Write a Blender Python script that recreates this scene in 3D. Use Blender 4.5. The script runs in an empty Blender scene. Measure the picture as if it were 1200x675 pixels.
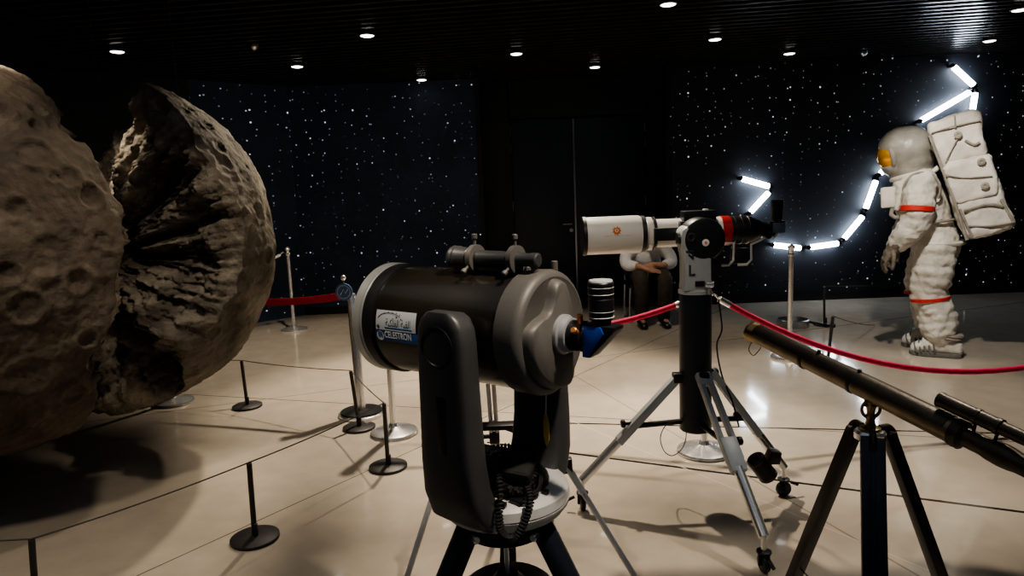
import bpy, bmesh, math, random
import numpy as np
from mathutils import Vector, Matrix, Euler
random.seed(7)
C = bpy.context.collection
scn = bpy.context.scene
PI = math.pi
# ------------------------------------------------------------------ camera
F = 800.0; PITCH = math.radians(8.2); ROLL = math.radians(2.3); H = 1.6
def ray(px, py):
    x = px - 600; y = 337.5 - py
    c, s = math.cos(ROLL), math.sin(ROLL)
    xr, yr = x*c + y*s, -x*s + y*c
    return Vector((xr, F*math.cos(PITCH) + yr*math.sin(PITCH), -F*math.sin(PITCH) + yr*math.cos(PITCH)))
def G(px, py, z=0.0):                       # point of the photograph on a horizontal plane
    d = ray(px, py); t = (z - H)/d.z
    return Vector((d.x*t, d.y*t, z))
def P(px, py, Y):                           # point of the photograph at depth Y
    d = ray(px, py); t = Y/d.y
    return Vector((d.x*t, Y, H + d.z*t))
cam = bpy.data.objects.new('camera', bpy.data.cameras.new('camera')); C.objects.link(cam)
cam.data.sensor_width = 36; cam.data.lens = 24; cam.data.clip_start = 0.05
fw = Vector((0, math.cos(PITCH), -math.sin(PITCH))); up0 = Vector((0, math.sin(PITCH), math.cos(PITCH))); rt0 = Vector((1, 0, 0))
c_, s_ = math.cos(ROLL), math.sin(ROLL)
rt = rt0*c_ - up0*s_; upv = rt0*s_ + up0*c_
cam.matrix_world = Matrix(((rt.x, upv.x, -fw.x, 0), (rt.y, upv.y, -fw.y, 0), (rt.z, upv.z, -fw.z, H), (0, 0, 0, 1)))
scn.camera = cam

# ------------------------------------------------------------------ materials
def mat(name, col, rough=0.5, metal=0.0, var=0.12, scale=12.0, bump=0.0, bscale=60.0, emit=None, estr=0.0, spec=0.5, coat=0.0, rvar=0.0):
    m = bpy.data.materials.new(name); m.use_nodes = True
    nt = m.node_tree; b = nt.nodes['Principled BSDF']
    b.inputs['Roughness'].default_value = rough; b.inputs['Metallic'].default_value = metal
    b.inputs['Specular IOR Level'].default_value = spec
    b.inputs['Coat Weight'].default_value = coat
    tc = nt.nodes.new('ShaderNodeTexCoord')
    n = nt.nodes.new('ShaderNodeTexNoise'); n.inputs['Scale'].default_value = scale; n.inputs['Detail'].default_value = 6
    nt.links.new(tc.outputs['Object'], n.inputs['Vector'])
    r = nt.nodes.new('ShaderNodeValToRGB')
    r.color_ramp.elements[0].position = 0.3; r.color_ramp.elements[1].position = 0.7
    r.color_ramp.elements[0].color = (*[max(0, c*(1 - var)) for c in col], 1)
    r.color_ramp.elements[1].color = (*[min(1, c*(1 + var)) for c in col], 1)
    nt.links.new(n.outputs['Fac'], r.inputs['Fac']); nt.links.new(r.outputs['Color'], b.inputs['Base Color'])
    if rvar:
        mr = nt.nodes.new('ShaderNodeMapRange'); mr.inputs['To Min'].default_value = max(0.02, rough - rvar); mr.inputs['To Max'].default_value = rough + rvar
        nt.links.new(n.outputs['Fac'], mr.inputs['Value']); nt.links.new(mr.outputs['Result'], b.inputs['Roughness'])
    if bump:
        n2 = nt.nodes.new('ShaderNodeTexNoise'); n2.inputs['Scale'].default_value = bscale; n2.inputs['Detail'].default_value = 5
        nt.links.new(tc.outputs['Object'], n2.inputs['Vector'])
        bp = nt.nodes.new('ShaderNodeBump'); bp.inputs['Strength'].default_value = bump; bp.inputs['Distance'].default_value = 0.02
        nt.links.new(n2.outputs['Fac'], bp.inputs['Height']); nt.links.new(bp.outputs['Normal'], b.inputs['Normal'])
    if emit:
        b.inputs['Emission Color'].default_value = (*emit, 1); b.inputs['Emission Strength'].default_value = estr
    return m

M = {}
M['chrome'] = mat('chrome', (0.85, 0.84, 0.82), 0.24, 0.82, 0.05, 20, rvar=0.05)
M['silver_ring'] = mat('silver_ring', (0.62, 0.61, 0.58), 0.3, 0.5, 0.05, 20)
M['steel_paint'] = mat('silver_paint', (0.4, 0.41, 0.43), 0.35, 0.35, 0.06, 20)
M['steel'] = mat('brushed_steel', (0.55, 0.56, 0.58), 0.3, 1.0, 0.1, 30)
M['black'] = mat('black_plastic', (0.012, 0.012, 0.013), 0.4, 0, 0.2, 15)
M['black_metal'] = mat('black_painted_metal', (0.018, 0.017, 0.017), 0.45, 0.2, 0.2, 15)
M['post_black'] = mat('matt_black_post', (0.03, 0.027, 0.026), 0.5, 0.1, 0.2, 15)
M['rubber'] = mat('black_rubber', (0.01, 0.01, 0.01), 0.75, 0, 0.2, 25)
M['sct_tube'] = mat('dark_bronze_paint', (0.026, 0.021, 0.016), 0.27, 0.35, 0.15, 5, coat=0.3)
M['sct_grey'] = mat('grey_casting', (0.115, 0.108, 0.1), 0.5, 0.1, 0.12, 8, bump=0.05, bscale=250)
M['sct_arm'] = mat('charcoal_casting', (0.055, 0.055, 0.057), 0.42, 0.1, 0.15, 9, bump=0.08, bscale=250)
M['sct_white'] = mat('pale_grey_plastic', (0.55, 0.54, 0.53), 0.45, 0, 0.06, 9)
M['white_paint'] = mat('white_enamel', (0.74, 0.71, 0.66), 0.35, 0, 0.04, 6, coat=0.3)
M['grey_paint'] = mat('pale_grey_paint', (0.44, 0.46, 0.47), 0.4, 0.1, 0.08, 8)
M['pier_paint'] = mat('blue_black_paint', (0.014, 0.018, 0.028), 0.38, 0.1, 0.2, 8)
M['red_paint'] = mat('red_anodised', (0.42, 0.025, 0.02), 0.35, 0.2, 0.1, 10)
M['blue_paint'] = mat('blue_anodised', (0.02, 0.09, 0.5), 0.4, 0.2, 0.08, 10)
M['orange'] = mat('orange_label', (0.75, 0.25, 0.06), 0.5, 0, 0.1, 20)
M['orange_metal'] = mat('copper_ring', (0.7, 0.3, 0.1), 0.35, 0.6, 0.1, 20)
M['brass'] = mat('aged_brass', (0.26, 0.205, 0.135), 0.38, 0.65, 0.35, 14, bump=0.06, bscale=90, rvar=0.1)
M['brass_dark'] = mat('blackened_brass', (0.09, 0.07, 0.05), 0.42, 0.6, 0.35, 18, bump=0.06, bscale=90)
M['brass_light'] = mat('worn_brass', (0.36, 0.25, 0.13), 0.3, 0.9, 0.3, 20)
M['wood'] = mat('dark_stained_wood', (0.022, 0.012, 0.010), 0.38, 0, 0.4, 10, coat=0.2)
M['wood_blue'] = mat('dark_blue_black_wood', (0.016, 0.016, 0.032), 0.38, 0, 0.4, 10, coat=0.2)
M['rope_red'] = mat('red_velvet_rope', (0.62, 0.02, 0.085), 0.7, 0, 0.15, 40, bump=0.2, bscale=200)
M['strap_red'] = mat('red_strap', (0.55, 0.025, 0.045), 0.65, 0, 0.1, 40)
M['cord'] = mat('dark_cord', (0.05, 0.045, 0.04), 0.8, 0, 0.2, 40)
M['glass'] = mat('dark_lens_glass', (0.01, 0.012, 0.02), 0.05, 0, 0.1, 5, coat=1.0)
M['label_white'] = mat('white_sticker', (0.48, 0.5, 0.52), 0.45, 0, 0.05, 10)
M['label_ink'] = mat('dark_ink', (0.03, 0.03, 0.04), 0.6, 0, 0.1, 10)
M['label_blue'] = mat('blue_sticker_band', (0.03, 0.08, 0.2), 0.3, 0, 0.5, 6)
M['print_white'] = mat('white_print', (0.8, 0.8, 0.8), 0.5, 0, 0.02, 10)
M['yellow'] = mat('yellow_tag', (0.75, 0.55, 0.12), 0.5, 0, 0.1, 20)
M['suit'] = mat('white_suit_cloth', (0.62, 0.585, 0.52), 0.72, 0, 0.22, 7, bump=0.75, bscale=15)
M['suit_pack'] = mat('cream_pack_cloth', (0.60, 0.56, 0.50), 0.72, 0, 0.2, 6, bump=0.6, bscale=11)
M['suit_seam'] = mat('grey_seam', (0.27, 0.245, 0.21), 0.8, 0, 0.2, 20)
M['helmet'] = mat('grey_white_helmet', (0.27, 0.255, 0.225), 0.4, 0, 0.25, 8, bump=0.1, bscale=30, coat=0.3)
M['visor'] = mat('gold_visor', (0.9, 0.42, 0.06), 0.22, 0.65, 0.3, 9)
M['glove'] = mat('brown_grey_glove', (0.17, 0.14, 0.11), 0.75, 0, 0.25, 30, bump=0.3, bscale=60)
M['boot_dark'] = mat('grey_boot_sole', (0.13, 0.125, 0.115), 0.75, 0, 0.2, 25)
M['band_red'] = mat('red_band', (0.55, 0.03, 0.02), 0.65, 0, 0.12, 30)
M['skin'] = mat('skin', (0.36, 0.2, 0.13), 0.55, 0, 0.1, 15)
M['hair'] = mat('black_hair', (0.01, 0.008, 0.007), 0.6, 0, 0.3, 60)
M['shirt'] = mat('white_shirt', (0.62, 0.62, 0.64), 0.8, 0, 0.06, 20)
M['trousers'] = mat('dark_brown_trousers', (0.035, 0.028, 0.022), 0.85, 0, 0.2, 20)
M['shoe'] = mat('black_leather', (0.01, 0.01, 0.01), 0.4, 0, 0.2, 20)
M['led'] = mat('led_tube', (0.9, 0.95, 1.0), 0.4, 0, 0.0, 5, emit=(0.80, 0.90, 1.0), estr=19)
M['lamp'] = mat('lamp_lens', (1, 0.97, 0.9), 0.4, 0, 0.0, 5, emit=(1.0, 0.95, 0.86), estr=5)
M['sign_blue'] = mat('blue_sign', (0.08, 0.16, 0.34), 0.4, 0, 0.15, 20)
M['door'] = mat('blue_black_door', (0.024, 0.037, 0.064), 0.42, 0, 0.12, 3)
M['door_frame'] = mat('black_recess_paint', (0.015, 0.018, 0.026), 0.6, 0, 0.15, 3)
M['ceiling'] = mat('black_slats', (0.05, 0.047, 0.043), 0.25, 0.5, 0.3, 4)
M['base_trim'] = mat('black_baseboard', (0.012, 0.013, 0.016), 0.4, 0, 0.2, 6)

def star_mat(name, base, strength):
    m = mat(name, base, 0.7, 0, 0.25, 1.5); nt = m.node_tree; b = nt.nodes['Principled BSDF']
    tc = nt.nodes.new('ShaderNodeTexCoord')
    sx = nt.nodes.new('ShaderNodeSeparateXYZ'); cmb = nt.nodes.new('ShaderNodeCombineXYZ')
    nt.links.new(tc.outputs['Object'], sx.inputs[0]); nt.links.new(sx.outputs['X'], cmb.inputs['X']); nt.links.new(sx.outputs['Z'], cmb.inputs['Y'])
    tot = None
    for sc_, rad, thr, st in ((5.0, 0.052, 0.40, 0.8), (9.0, 0.078, 0.45, 0.3), (3.0, 0.036, 0.5, 1.2)):
        v = nt.nodes.new('ShaderNodeTexVoronoi'); v.voronoi_dimensions = '2D'; v.inputs['Scale'].default_value = sc_
        nt.links.new(cmb.outputs[0], v.inputs['Vector'])
        mr = nt.nodes.new('ShaderNodeMapRange'); mr.inputs['From Min'].default_value = rad; mr.inputs['From Max'].default_value = rad*0.55
        nt.links.new(v.outputs['Distance'], mr.inputs['Value'])
        sp = nt.nodes.new('ShaderNodeSeparateColor'); nt.links.new(v.outputs['Color'], sp.inputs[0])
        mr2 = nt.nodes.new('ShaderNodeMapRange'); mr2.inputs['From Min'].default_value = 1 - thr; mr2.inputs['From Max'].default_value = 1.0
        nt.links.new(sp.outputs[0], mr2.inputs['Value'])
        mu = nt.nodes.new('ShaderNodeMath'); mu.operation = 'MULTIPLY'
        nt.links.new(mr.outputs['Result'], mu.inputs[0]); nt.links.new(mr2.outputs['Result'], mu.inputs[1])
        m2 = nt.nodes.new('ShaderNodeMath'); m2.operation = 'MULTIPLY'; m2.inputs[1].default_value = st*strength
        nt.links.new(mu.outputs[0], m2.inputs[0])
        if tot is None: tot = m2
        else:
            a = nt.nodes.new('ShaderNodeMath'); a.operation = 'ADD'
            nt.links.new(tot.outputs[0], a.inputs[0]); nt.links.new(m2.outputs[0], a.inputs[1]); tot = a
    # patchy density like a star cloud
    n = nt.nodes.new('ShaderNodeTexNoise'); n.inputs['Scale'].default_value = 0.9
    nt.links.new(tc.outputs['Object'], n.inputs['Vector'])
    mr = nt.nodes.new('ShaderNodeMapRange'); mr.inputs['From Min'].default_value = 0.35; mr.inputs['From Max'].default_value = 0.65; mr.inputs['To Min'].default_value = 0.35
    nt.links.new(n.outputs['Fac'], mr.inputs['Value'])
    mm = nt.nodes.new('ShaderNodeMath'); mm.operation = 'MULTIPLY'
    nt.links.new(tot.outputs[0], mm.inputs[0]); nt.links.new(mr.outputs['Result'], mm.inputs[1])
    b.inputs['Emission Color'].default_value = (0.8, 0.88, 1.0, 1)
    nt.links.new(mm.outputs[0], b.inputs['Emission Strength'])
    return m
M['star_left'] = star_mat('navy_star_wall', (0.026, 0.050, 0.10), 1.25)
M['star_right'] = star_mat('black_star_wall', (0.017, 0.020, 0.028), 1.2)

def floor_mat():
    m = mat('polished_floor', (0.49, 0.425, 0.345), 0.11, 0, 0.09, 0.9, rvar=0.03, coat=0.3); nt = m.node_tree; b = nt.nodes['Principled BSDF']
    base = b.inputs['Base Color'].links[0].from_socket
    tc = nt.nodes.new('ShaderNodeTexCoord')
    n = nt.nodes.new('ShaderNodeTexNoise'); n.inputs['Scale'].default_value = 6; n.inputs['Detail'].default_value = 8
    nt.links.new(tc.outputs['Object'], n.inputs['Vector'])
    mr = nt.nodes.new('ShaderNodeMapRange'); mr.inputs['From Min'].default_value = 0.3; mr.inputs['From Max'].default_value = 0.7; mr.inputs['To Min'].default_value = 0.92; mr.inputs['To Max'].default_value = 1.05
    nt.links.new(n.outputs['Fac'], mr.inputs['Value'])
    mx = nt.nodes.new('ShaderNodeVectorMath'); mx.operation = 'SCALE'
    nt.links.new(base, mx.inputs[0]); nt.links.new(mr.outputs['Result'], mx.inputs['Scale'])
    cur = mx.outputs[0]
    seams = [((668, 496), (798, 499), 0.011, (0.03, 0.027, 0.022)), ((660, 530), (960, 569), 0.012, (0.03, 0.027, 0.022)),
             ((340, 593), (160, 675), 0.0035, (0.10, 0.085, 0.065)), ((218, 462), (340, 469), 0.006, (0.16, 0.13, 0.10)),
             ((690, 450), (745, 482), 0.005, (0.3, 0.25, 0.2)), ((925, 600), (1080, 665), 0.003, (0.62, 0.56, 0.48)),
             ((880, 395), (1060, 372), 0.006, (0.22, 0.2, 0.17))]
    for si, (a, bb, w, col) in enumerate(seams):
        A, B = G(*a), G(*bb); d = (B - A).normalized(); nn = Vector((-d.y, d.x, 0)); off = nn.dot(A)
        dot = nt.nodes.new('ShaderNodeVectorMath'); dot.operation = 'DOT_PRODUCT'; dot.inputs[1].default_value = nn
        nt.links.new(tc.outputs['Object'], dot.inputs[0])
        s = nt.nodes.new('ShaderNodeMath'); s.operation = 'SUBTRACT'; s.inputs[1].default_value = off
        nt.links.new(dot.outputs['Value'], s.inputs[0])
        ab = nt.nodes.new('ShaderNodeMath'); ab.operation = 'ABSOLUTE'; nt.links.new(s.outputs[0], ab.inputs[0])
        lt = nt.nodes.new('ShaderNodeMath'); lt.operation = 'LESS_THAN'; lt.inputs[1].default_value = w
        nt.links.new(ab.outputs[0], lt.inputs[0])
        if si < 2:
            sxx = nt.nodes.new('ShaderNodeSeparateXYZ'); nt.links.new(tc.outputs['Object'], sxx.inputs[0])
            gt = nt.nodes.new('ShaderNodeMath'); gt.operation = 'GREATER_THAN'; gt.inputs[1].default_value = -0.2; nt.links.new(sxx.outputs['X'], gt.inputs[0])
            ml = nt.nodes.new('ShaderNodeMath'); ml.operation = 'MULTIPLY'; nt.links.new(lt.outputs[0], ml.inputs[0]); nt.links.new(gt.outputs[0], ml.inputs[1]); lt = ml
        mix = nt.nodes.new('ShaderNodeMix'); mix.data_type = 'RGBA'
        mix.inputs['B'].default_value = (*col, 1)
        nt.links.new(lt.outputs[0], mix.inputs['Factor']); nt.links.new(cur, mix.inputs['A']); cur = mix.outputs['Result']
    nt.links.new(cur, b.inputs['Base Color'])
    return m
M['floor'] = floor_mat()

def rock_mat(name, dark, mid, light, scale, bump):
    m = bpy.data.materials.new(name); m.use_nodes = True; nt = m.node_tree; b = nt.nodes['Principled BSDF']
    b.inputs['Roughness'].default_value = 0.85; b.inputs['Specular IOR Level'].default_value = 0.2
    tc = nt.nodes.new('ShaderNodeTexCoord')
    n = nt.nodes.new('ShaderNodeTexNoise'); n.inputs['Scale'].default_value = scale; n.inputs['Detail'].default_value = 9; n.inputs['Roughness'].default_value = 0.62; n.inputs['Distortion'].default_value = 0.6
    nt.links.new(tc.outputs['Object'], n.inputs['Vector'])
    r = nt.nodes.new('ShaderNodeValToRGB'); e = r.color_ramp.elements
    e[0].position = 0.32; e[0].color = (*dark, 1); e[1].position = 0.72; e[1].color = (*light, 1)
    k = e.new(0.52); k.color = (*mid, 1)
    nt.links.new(n.outputs['Fac'], r.inputs['Fac']); nt.links.new(r.outputs['Color'], b.inputs['Base Color'])
    n2 = nt.nodes.new('ShaderNodeTexNoise'); n2.inputs['Scale'].default_value = 22; n2.inputs['Detail'].default_value = 9
    nt.links.new(tc.outputs['Object'], n2.inputs['Vector'])
    bp = nt.nodes.new('ShaderNodeBump'); bp.inputs['Strength'].default_value = bump; bp.inputs['Distance'].default_value = 0.03
    nt.links.new(n2.outputs['Fac'], bp.inputs['Height']); nt.links.new(bp.outputs['Normal'], b.inputs['Normal'])
    return m
M['moon_near'] = rock_mat('brown_lunar_crust', (0.045, 0.035, 0.026), (0.10, 0.08, 0.061), (0.20, 0.165, 0.13), 2.6, 0.5)
M['moon_far'] = rock_mat('grey_lunar_crust', (0.06, 0.051, 0.04), (0.135, 0.117, 0.092), (0.30, 0.265, 0.215), 2.2, 0.5)
M['rock'] = rock_mat('broken_rock', (0.05, 0.041, 0.032), (0.16, 0.136, 0.108), (0.36, 0.315, 0.25), 5.0, 0.9)

# ------------------------------------------------------------------ mesh builder
LOC = {}
class MB:
    def __init__(s, M_=None):
        s.v, s.f, s.mi = [], [], []; s.M = M_ or Matrix.Identity(4)
    def add(s, vs, fs, mi=0):
        b = len(s.v)
        s.v += [tuple(s.M @ Vector(p)) for p in vs]
        s.f += [tuple(b + i for i in f) for f in fs]; s.mi += [mi]*len(fs); return s
    def bm(s, bm, mi=0):
        bm.verts.index_update()
        s.add([v.co[:] for v in bm.verts], [[v.index for v in f.verts] for f in bm.faces], mi); bm.free(); return s
    def box(s, c, d, bev=0.0, rot=None, seg=2, mi=0):
        b = bmesh.new(); bmesh.ops.create_cube(b, size=1)
        bmesh.ops.scale(b, vec=d, verts=b.verts)
        if bev: bmesh.ops.bevel(b, geom=b.edges[:], offset=bev, segments=seg, affect='EDGES', profile=0.6)
        if rot: bmesh.ops.rotate(b, cent=(0, 0, 0), matrix=Euler(rot).to_matrix(), verts=b.verts)
        bmesh.ops.translate(b, vec=c, verts=b.verts); return s.bm(b, mi)
    def lathe(s, a, ax, prof, n=32, mi=0, up=None):       # prof: (distance along axis, radius)
        a = Vector(a); ax = Vector(ax).normalized()
        u = ax.orthogonal().normalized() if up is None else Vector(up); w = ax.cross(u)
        vs, fs = [], []
        for t, r in prof:
            for k in range(n):
                an = 2*PI*k/n; vs.append(a + ax*t + (u*math.cos(an) + w*math.sin(an))*max(r, 1e-5))
        for i in range(len(prof) - 1):
            for k in range(n):
                fs.append((i*n + k, i*n + (k + 1) % n, (i + 1)*n + (k + 1) % n, (i + 1)*n + k))
        fs.append(tuple(reversed(range(n)))); fs.append(tuple((len(prof) - 1)*n + k for k in range(n)))
        return s.add(vs, fs, mi)
    def cyl(s, a, b, r, r2=None, n=24, bev=0.0, mi=0):
        a, b = Vector(a), Vector(b); L = (b - a).length; r2 = r if r2 is None else r2
        pr = [(0, r), (L, r2)] if not bev else [(0, r - bev), (bev, r), (L - bev, r2), (L, r2 - bev)]
        return s.lathe(a, b - a, pr, n, mi)
    def tube(s, pts, r, n=10, closed=False, mi=0):
        pts = [Vector(p) for p in pts]; N = len(pts)
        rs = r if isinstance(r, (list, tuple)) else [r]*N
        vs, fs = [], []; u = None
        for i, p in enumerate(pts):
            if closed: t = (pts[(i + 1) % N] - pts[i - 1])
            else: t = pts[min(i + 1, N - 1)] - pts[max(i - 1, 0)]
            t.normalize()
            if u is None: u = t.orthogonal().normalized()
            else:
                u = u - t*u.dot(t)
                u = u.normalized() if u.length > 1e-6 else t.orthogonal().normalized()
            w = t.cross(u)
            for k in range(n):
                an = 2*PI*k/n; vs.append(p + (u*math.cos(an) + w*math.sin(an))*rs[i])
        for i in range(N if closed else N - 1):
            j = (i + 1) % N
            for k in range(n): fs.append((i*n + k, i*n + (k + 1) % n, j*n + (k + 1) % n, j*n + k))
        if not closed:
            fs.append(tuple(reversed(range(n)))); fs.append(tuple((N - 1)*n + k for k in range(n)))
        return s.add(vs, fs, mi)
    def ell(s, c, r, n=20, rot=None, mi=0):
        b = bmesh.new(); bmesh.ops.create_uvsphere(b, u_segments=n, v_segments=max(8, n*2//3), radius=1)
        if not hasattr(r, '__len__'): r = (r, r, r)
        bmesh.ops.scale(b, vec=r, verts=b.verts)
        if rot: bmesh.ops.rotate(b, cent=(0, 0, 0), matrix=Euler(rot).to_matrix(), verts=b.verts)
        bmesh.ops.translate(b, vec=c, verts=b.verts); return s.bm(b, mi)
    def prism(s, poly, o, ux, uy, depth, bev=0.0, mi=0):  # polygon in the plane (ux,uy) at o, thick along ux x uy
        o, ux, uy = Vector(o), Vector(ux), Vector(uy); w = ux.cross(uy).normalized()
        b = bmesh.new(); f0 = [b.verts.new(o + ux*x + uy*y - w*depth/2) for x, y in poly]; f1 = [b.verts.new(o + ux*x + uy*y + w*depth/2) for x, y in poly]
        n = len(poly); b.faces.new(list(reversed(f0))); b.faces.new(f1)
        for i in range(n): b.faces.new((f0[i], f0[(i + 1) % n], f1[(i + 1) % n], f1[i]))
        bmesh.ops.recalc_face_normals(b, faces=b.faces[:])
        if bev: bmesh.ops.bevel(b, geom=b.edges[:], offset=bev, segments=2, affect='EDGES', profile=0.6)
        return s.bm(b, mi)
    def loft(s, rings, mi=0, cap=True):
        n = len(rings[0]); vs = [p for r in rings for p in r]; fs = []
        for i in range(len(rings) - 1):
            for k in range(n): fs.append((i*n + k, i*n + (k + 1) % n, (i + 1)*n + (k + 1) % n, (i + 1)*n + k))
        if cap: fs.append(tuple(reversed(range(n)))); fs.append(tuple((len(rings) - 1)*n + k for k in range(n)))
        return s.add(vs, fs, mi)
    def build(s, name, m, parent=None, loc=None, ang=35, recalc=True):
        if parent is not None: o0 = LOC[parent.name]
        elif loc is not None: o0 = Vector(loc)
        else:
            A = np.array(s.v); o0 = Vector(((A[:, 0].min() + A[:, 0].max())/2, (A[:, 1].min() + A[:, 1].max())/2, A[:, 2].min()))
        me = bpy.data.meshes.new(name)
        me.from_pydata([tuple(Vector(p) - o0) for p in s.v], [], s.f)
        ms = m if isinstance(m, (list, tuple)) else [m]
        for x in ms: me.materials.append(x)
        me.polygons.foreach_set('material_index', s.mi)
        if recalc:
            b = bmesh.new(); b.from_mesh(me); bmesh.ops.recalc_face_normals(b, faces=b.faces[:]); b.to_mesh(me); b.free()
        me.shade_smooth(); me.set_sharp_from_angle(angle=math.radians(ang))
        o = bpy.data.objects.new(name, me); C.objects.link(o); LOC[o.name] = o0
        if parent is not None: o.parent = parent
        else: o.location = o0
        return o
def tag(o, label=None, cat=None, group=None, kind=None):
    if label: o['label'] = label
    if cat: o['category'] = cat
    if group: o['group'] = group
    if kind: o['kind'] = kind
    return o
def thing(name, loc, label, cat, group=None):
    o = bpy.data.objects.new(name, None); C.objects.link(o); o.location = loc; o.empty_display_size = 0.1
    LOC[o.name] = Vector(loc); return tag(o, label, cat, group)
def struct(o): o['kind'] = 'structure'; return o
def dup(root, loc, rotz=0.0, label=None):
    r = root.copy(); C.objects.link(r); r.location = loc; r.rotation_euler = (0, 0, rotz)
    if label: r['label'] = label
    LOC[r.name] = Vector(loc)
    for ch in list(root.children):
        c = ch.copy(); C.objects.link(c); c.parent = r; LOC[c.name] = Vector(loc)
        for g in ch.children:
            d = g.copy(); C.objects.link(d); d.parent = c
    return r
def sub(o, parent): LOC[o.name] = LOC[parent.name]; return o
def catenary(a, b, sag, n=24):
    a, b = Vector(a), Vector(b)
    return [a.lerp(b, i/n) + Vector((0, 0, -sag*4*(i/n)*(1 - i/n))) for i in range(n + 1)]
def smooth_pts(pts, n=8):
    pts = [Vector(p) for p in pts]; out = []
    for i in range(len(pts) - 1):
        p0, p1, p2, p3 = pts[max(i - 1, 0)], pts[i], pts[i + 1], pts[min(i + 2, len(pts) - 1)]
        for k in range(n):
            t = k/n
            out.append(0.5*((2*p1) + (p2 - p0)*t + (2*p0 - 5*p1 + 4*p2 - p3)*t*t + (3*p1 - p0 - 3*p2 + p3)*t**3))
    return out + [pts[-1]]
def interp(xs, ys, x): return float(np.interp(x, xs, ys))
def remeshed(o, voxel, smooth=4, disp=None):
    md = o.modifiers.new('remesh', 'REMESH'); md.mode = 'VOXEL'; md.voxel_size = voxel; md.use_smooth_shade = True
    if smooth:
        sm = o.modifiers.new('smooth', 'SMOOTH'); sm.iterations = smooth; sm.factor = 0.5
    for size, stren in (disp or ()):
        t = bpy.data.textures.new('folds', 'CLOUDS'); t.noise_scale = size; t.noise_depth = 2
        d = o.modifiers.new('folds', 'DISPLACE'); d.texture = t; d.strength = stren; d.mid_level = 0.5
    return o
def text_mesh(body, size, font_bold=False):
    cu = bpy.data.curves.new('txt', 'FONT'); cu.body = body; cu.size = size; cu.align_x = 'LEFT'
    cu.extrude = 0; cu.resolution_u = 3
    if font_bold: cu.offset = size*0.02
    o = bpy.data.objects.new('txt', cu); C.objects.link(o)
    dg = bpy.context.evaluated_depsgraph_get(); me = bpy.data.meshes.new_from_object(o.evaluated_get(dg))
    vs = [v.co.copy() for v in me.vertices]; fs = [tuple(p.vertices) for p in me.polygons]
    bpy.data.objects.remove(o); bpy.data.curves.remove(cu); bpy.data.meshes.remove(me)
    return vs, fs

# ------------------------------------------------------------------ numpy noise
_rs = np.random.RandomState(3); _perm = _rs.permutation(256); _perm = np.concatenate([_perm, _perm, _perm]); _val = _rs.rand(256)*2 - 1
def vnoise(p):
    i = np.floor(p).astype(int); f = p - i; f = f*f*f*(f*(f*6 - 15) + 10); i = i & 255
    def h(dx, dy, dz):
        return _val[_perm[_perm[_perm[(i[:, 0] + dx) & 255] + ((i[:, 1] + dy) & 255)] + ((i[:, 2] + dz) & 255)]]
    x0 = [[h(0, a, b)*(1 - f[:, 0]) + h(1, a, b)*f[:, 0] for b in (0, 1)] for a in (0, 1)]
    y0 = [x0[0][b]*(1 - f[:, 1]) + x0[1][b]*f[:, 1] for b in (0, 1)]
    return y0[0]*(1 - f[:, 2]) + y0[1]*f[:, 2]
def fbm(p, oct=5, gain=0.5, ridge=False):
    s = 0; a = 1.0; q = p.copy()
    for k in range(oct):
        n = vnoise(q)
        s = s + a*((1 - 2*np.abs(n)) if ridge else n); a *= gain; q = q*2.03 + 17.3
    return s

# ================================================================== SETTING
CEIL = 3.06
YL, YR, YD = 9.3, 8.86, 9.62
fl = MB().box((0.5, 3.6, -0.05), (17, 16, 0.1)).build('floor', M['floor'], loc=(0, 0, 0)); struct(fl)
# walls (starry)
struct(MB().box((-1.62, YL + 0.05, CEIL/2), (2.5, 0.1, CEIL)).build('wall_back_left', M['star_left'], loc=(-2, YL, 0)))
b = MB(); a0 = Vector((-2.86, 9.31, 0)); a1 = Vector((-5.4, 7.0, 0)); d = (a1 - a0).normalized(); w = Vector((d.y, -d.x, 0))
LW = (a1 - a0).length; LS = 1.25
b.prism([(0, 0), (LS, 0), (LS, CEIL), (0, CEIL)], a0 + w*0.05, d, (0, 0, 1), 0.1)
struct(b.build('wall_side_left', M['star_left'], loc=a0))
b = MB(); b.prism([(LS, 0), (LW, 0), (LW, CEIL), (LS, CEIL)], a0 + w*0.05, d, (0, 0, 1), 0.1)
struct(b.build('wall_dark_left', M['door_frame'], loc=a1))
struct(MB().box((6.05, YR + 0.05, CEIL/2), (7.9, 0.1, CEIL)).build('wall_back_right', M['star_right'], loc=(4, YR, 0)))
struct(MB().box((9.0, 3.6, CEIL/2), (0.1, 16, CEIL)).build('wall_right', M['base_trim'], loc=(9, 4, 0)))
struct(MB().box((-7.95, 3.6, CEIL/2), (0.1, 16, CEIL)).build('wall_left', M['base_trim'], loc=(-8, 4, 0)))
b = MB(); b.box((0.86, YD + 0.3, CEIL/2), (3.4, 0.1, CEIL)); b.box((-0.36, (YL + YD)/2 + 0.1, CEIL/2), (0.06, YD - YL + 0.3, CEIL)); b.box((2.08, (YR + YD)/2 + 0.15, CEIL/2), (0.06, YD - YR + 0.2, CEIL))
b.box((-0.14, YD + 0.1, CEIL/2), (0.4, 0.3, CEIL)); b.box((2.0, YD + 0.1, CEIL/2), (0.14, 0.3, CEIL)); b.box((0.99, YD + 0.1, (CEIL + 2.56)/2), (1.9, 0.3, CEIL - 2.56))
struct(b.build('wall_recess', M['door_frame'], loc=(0.9, YD, 0)))
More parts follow.
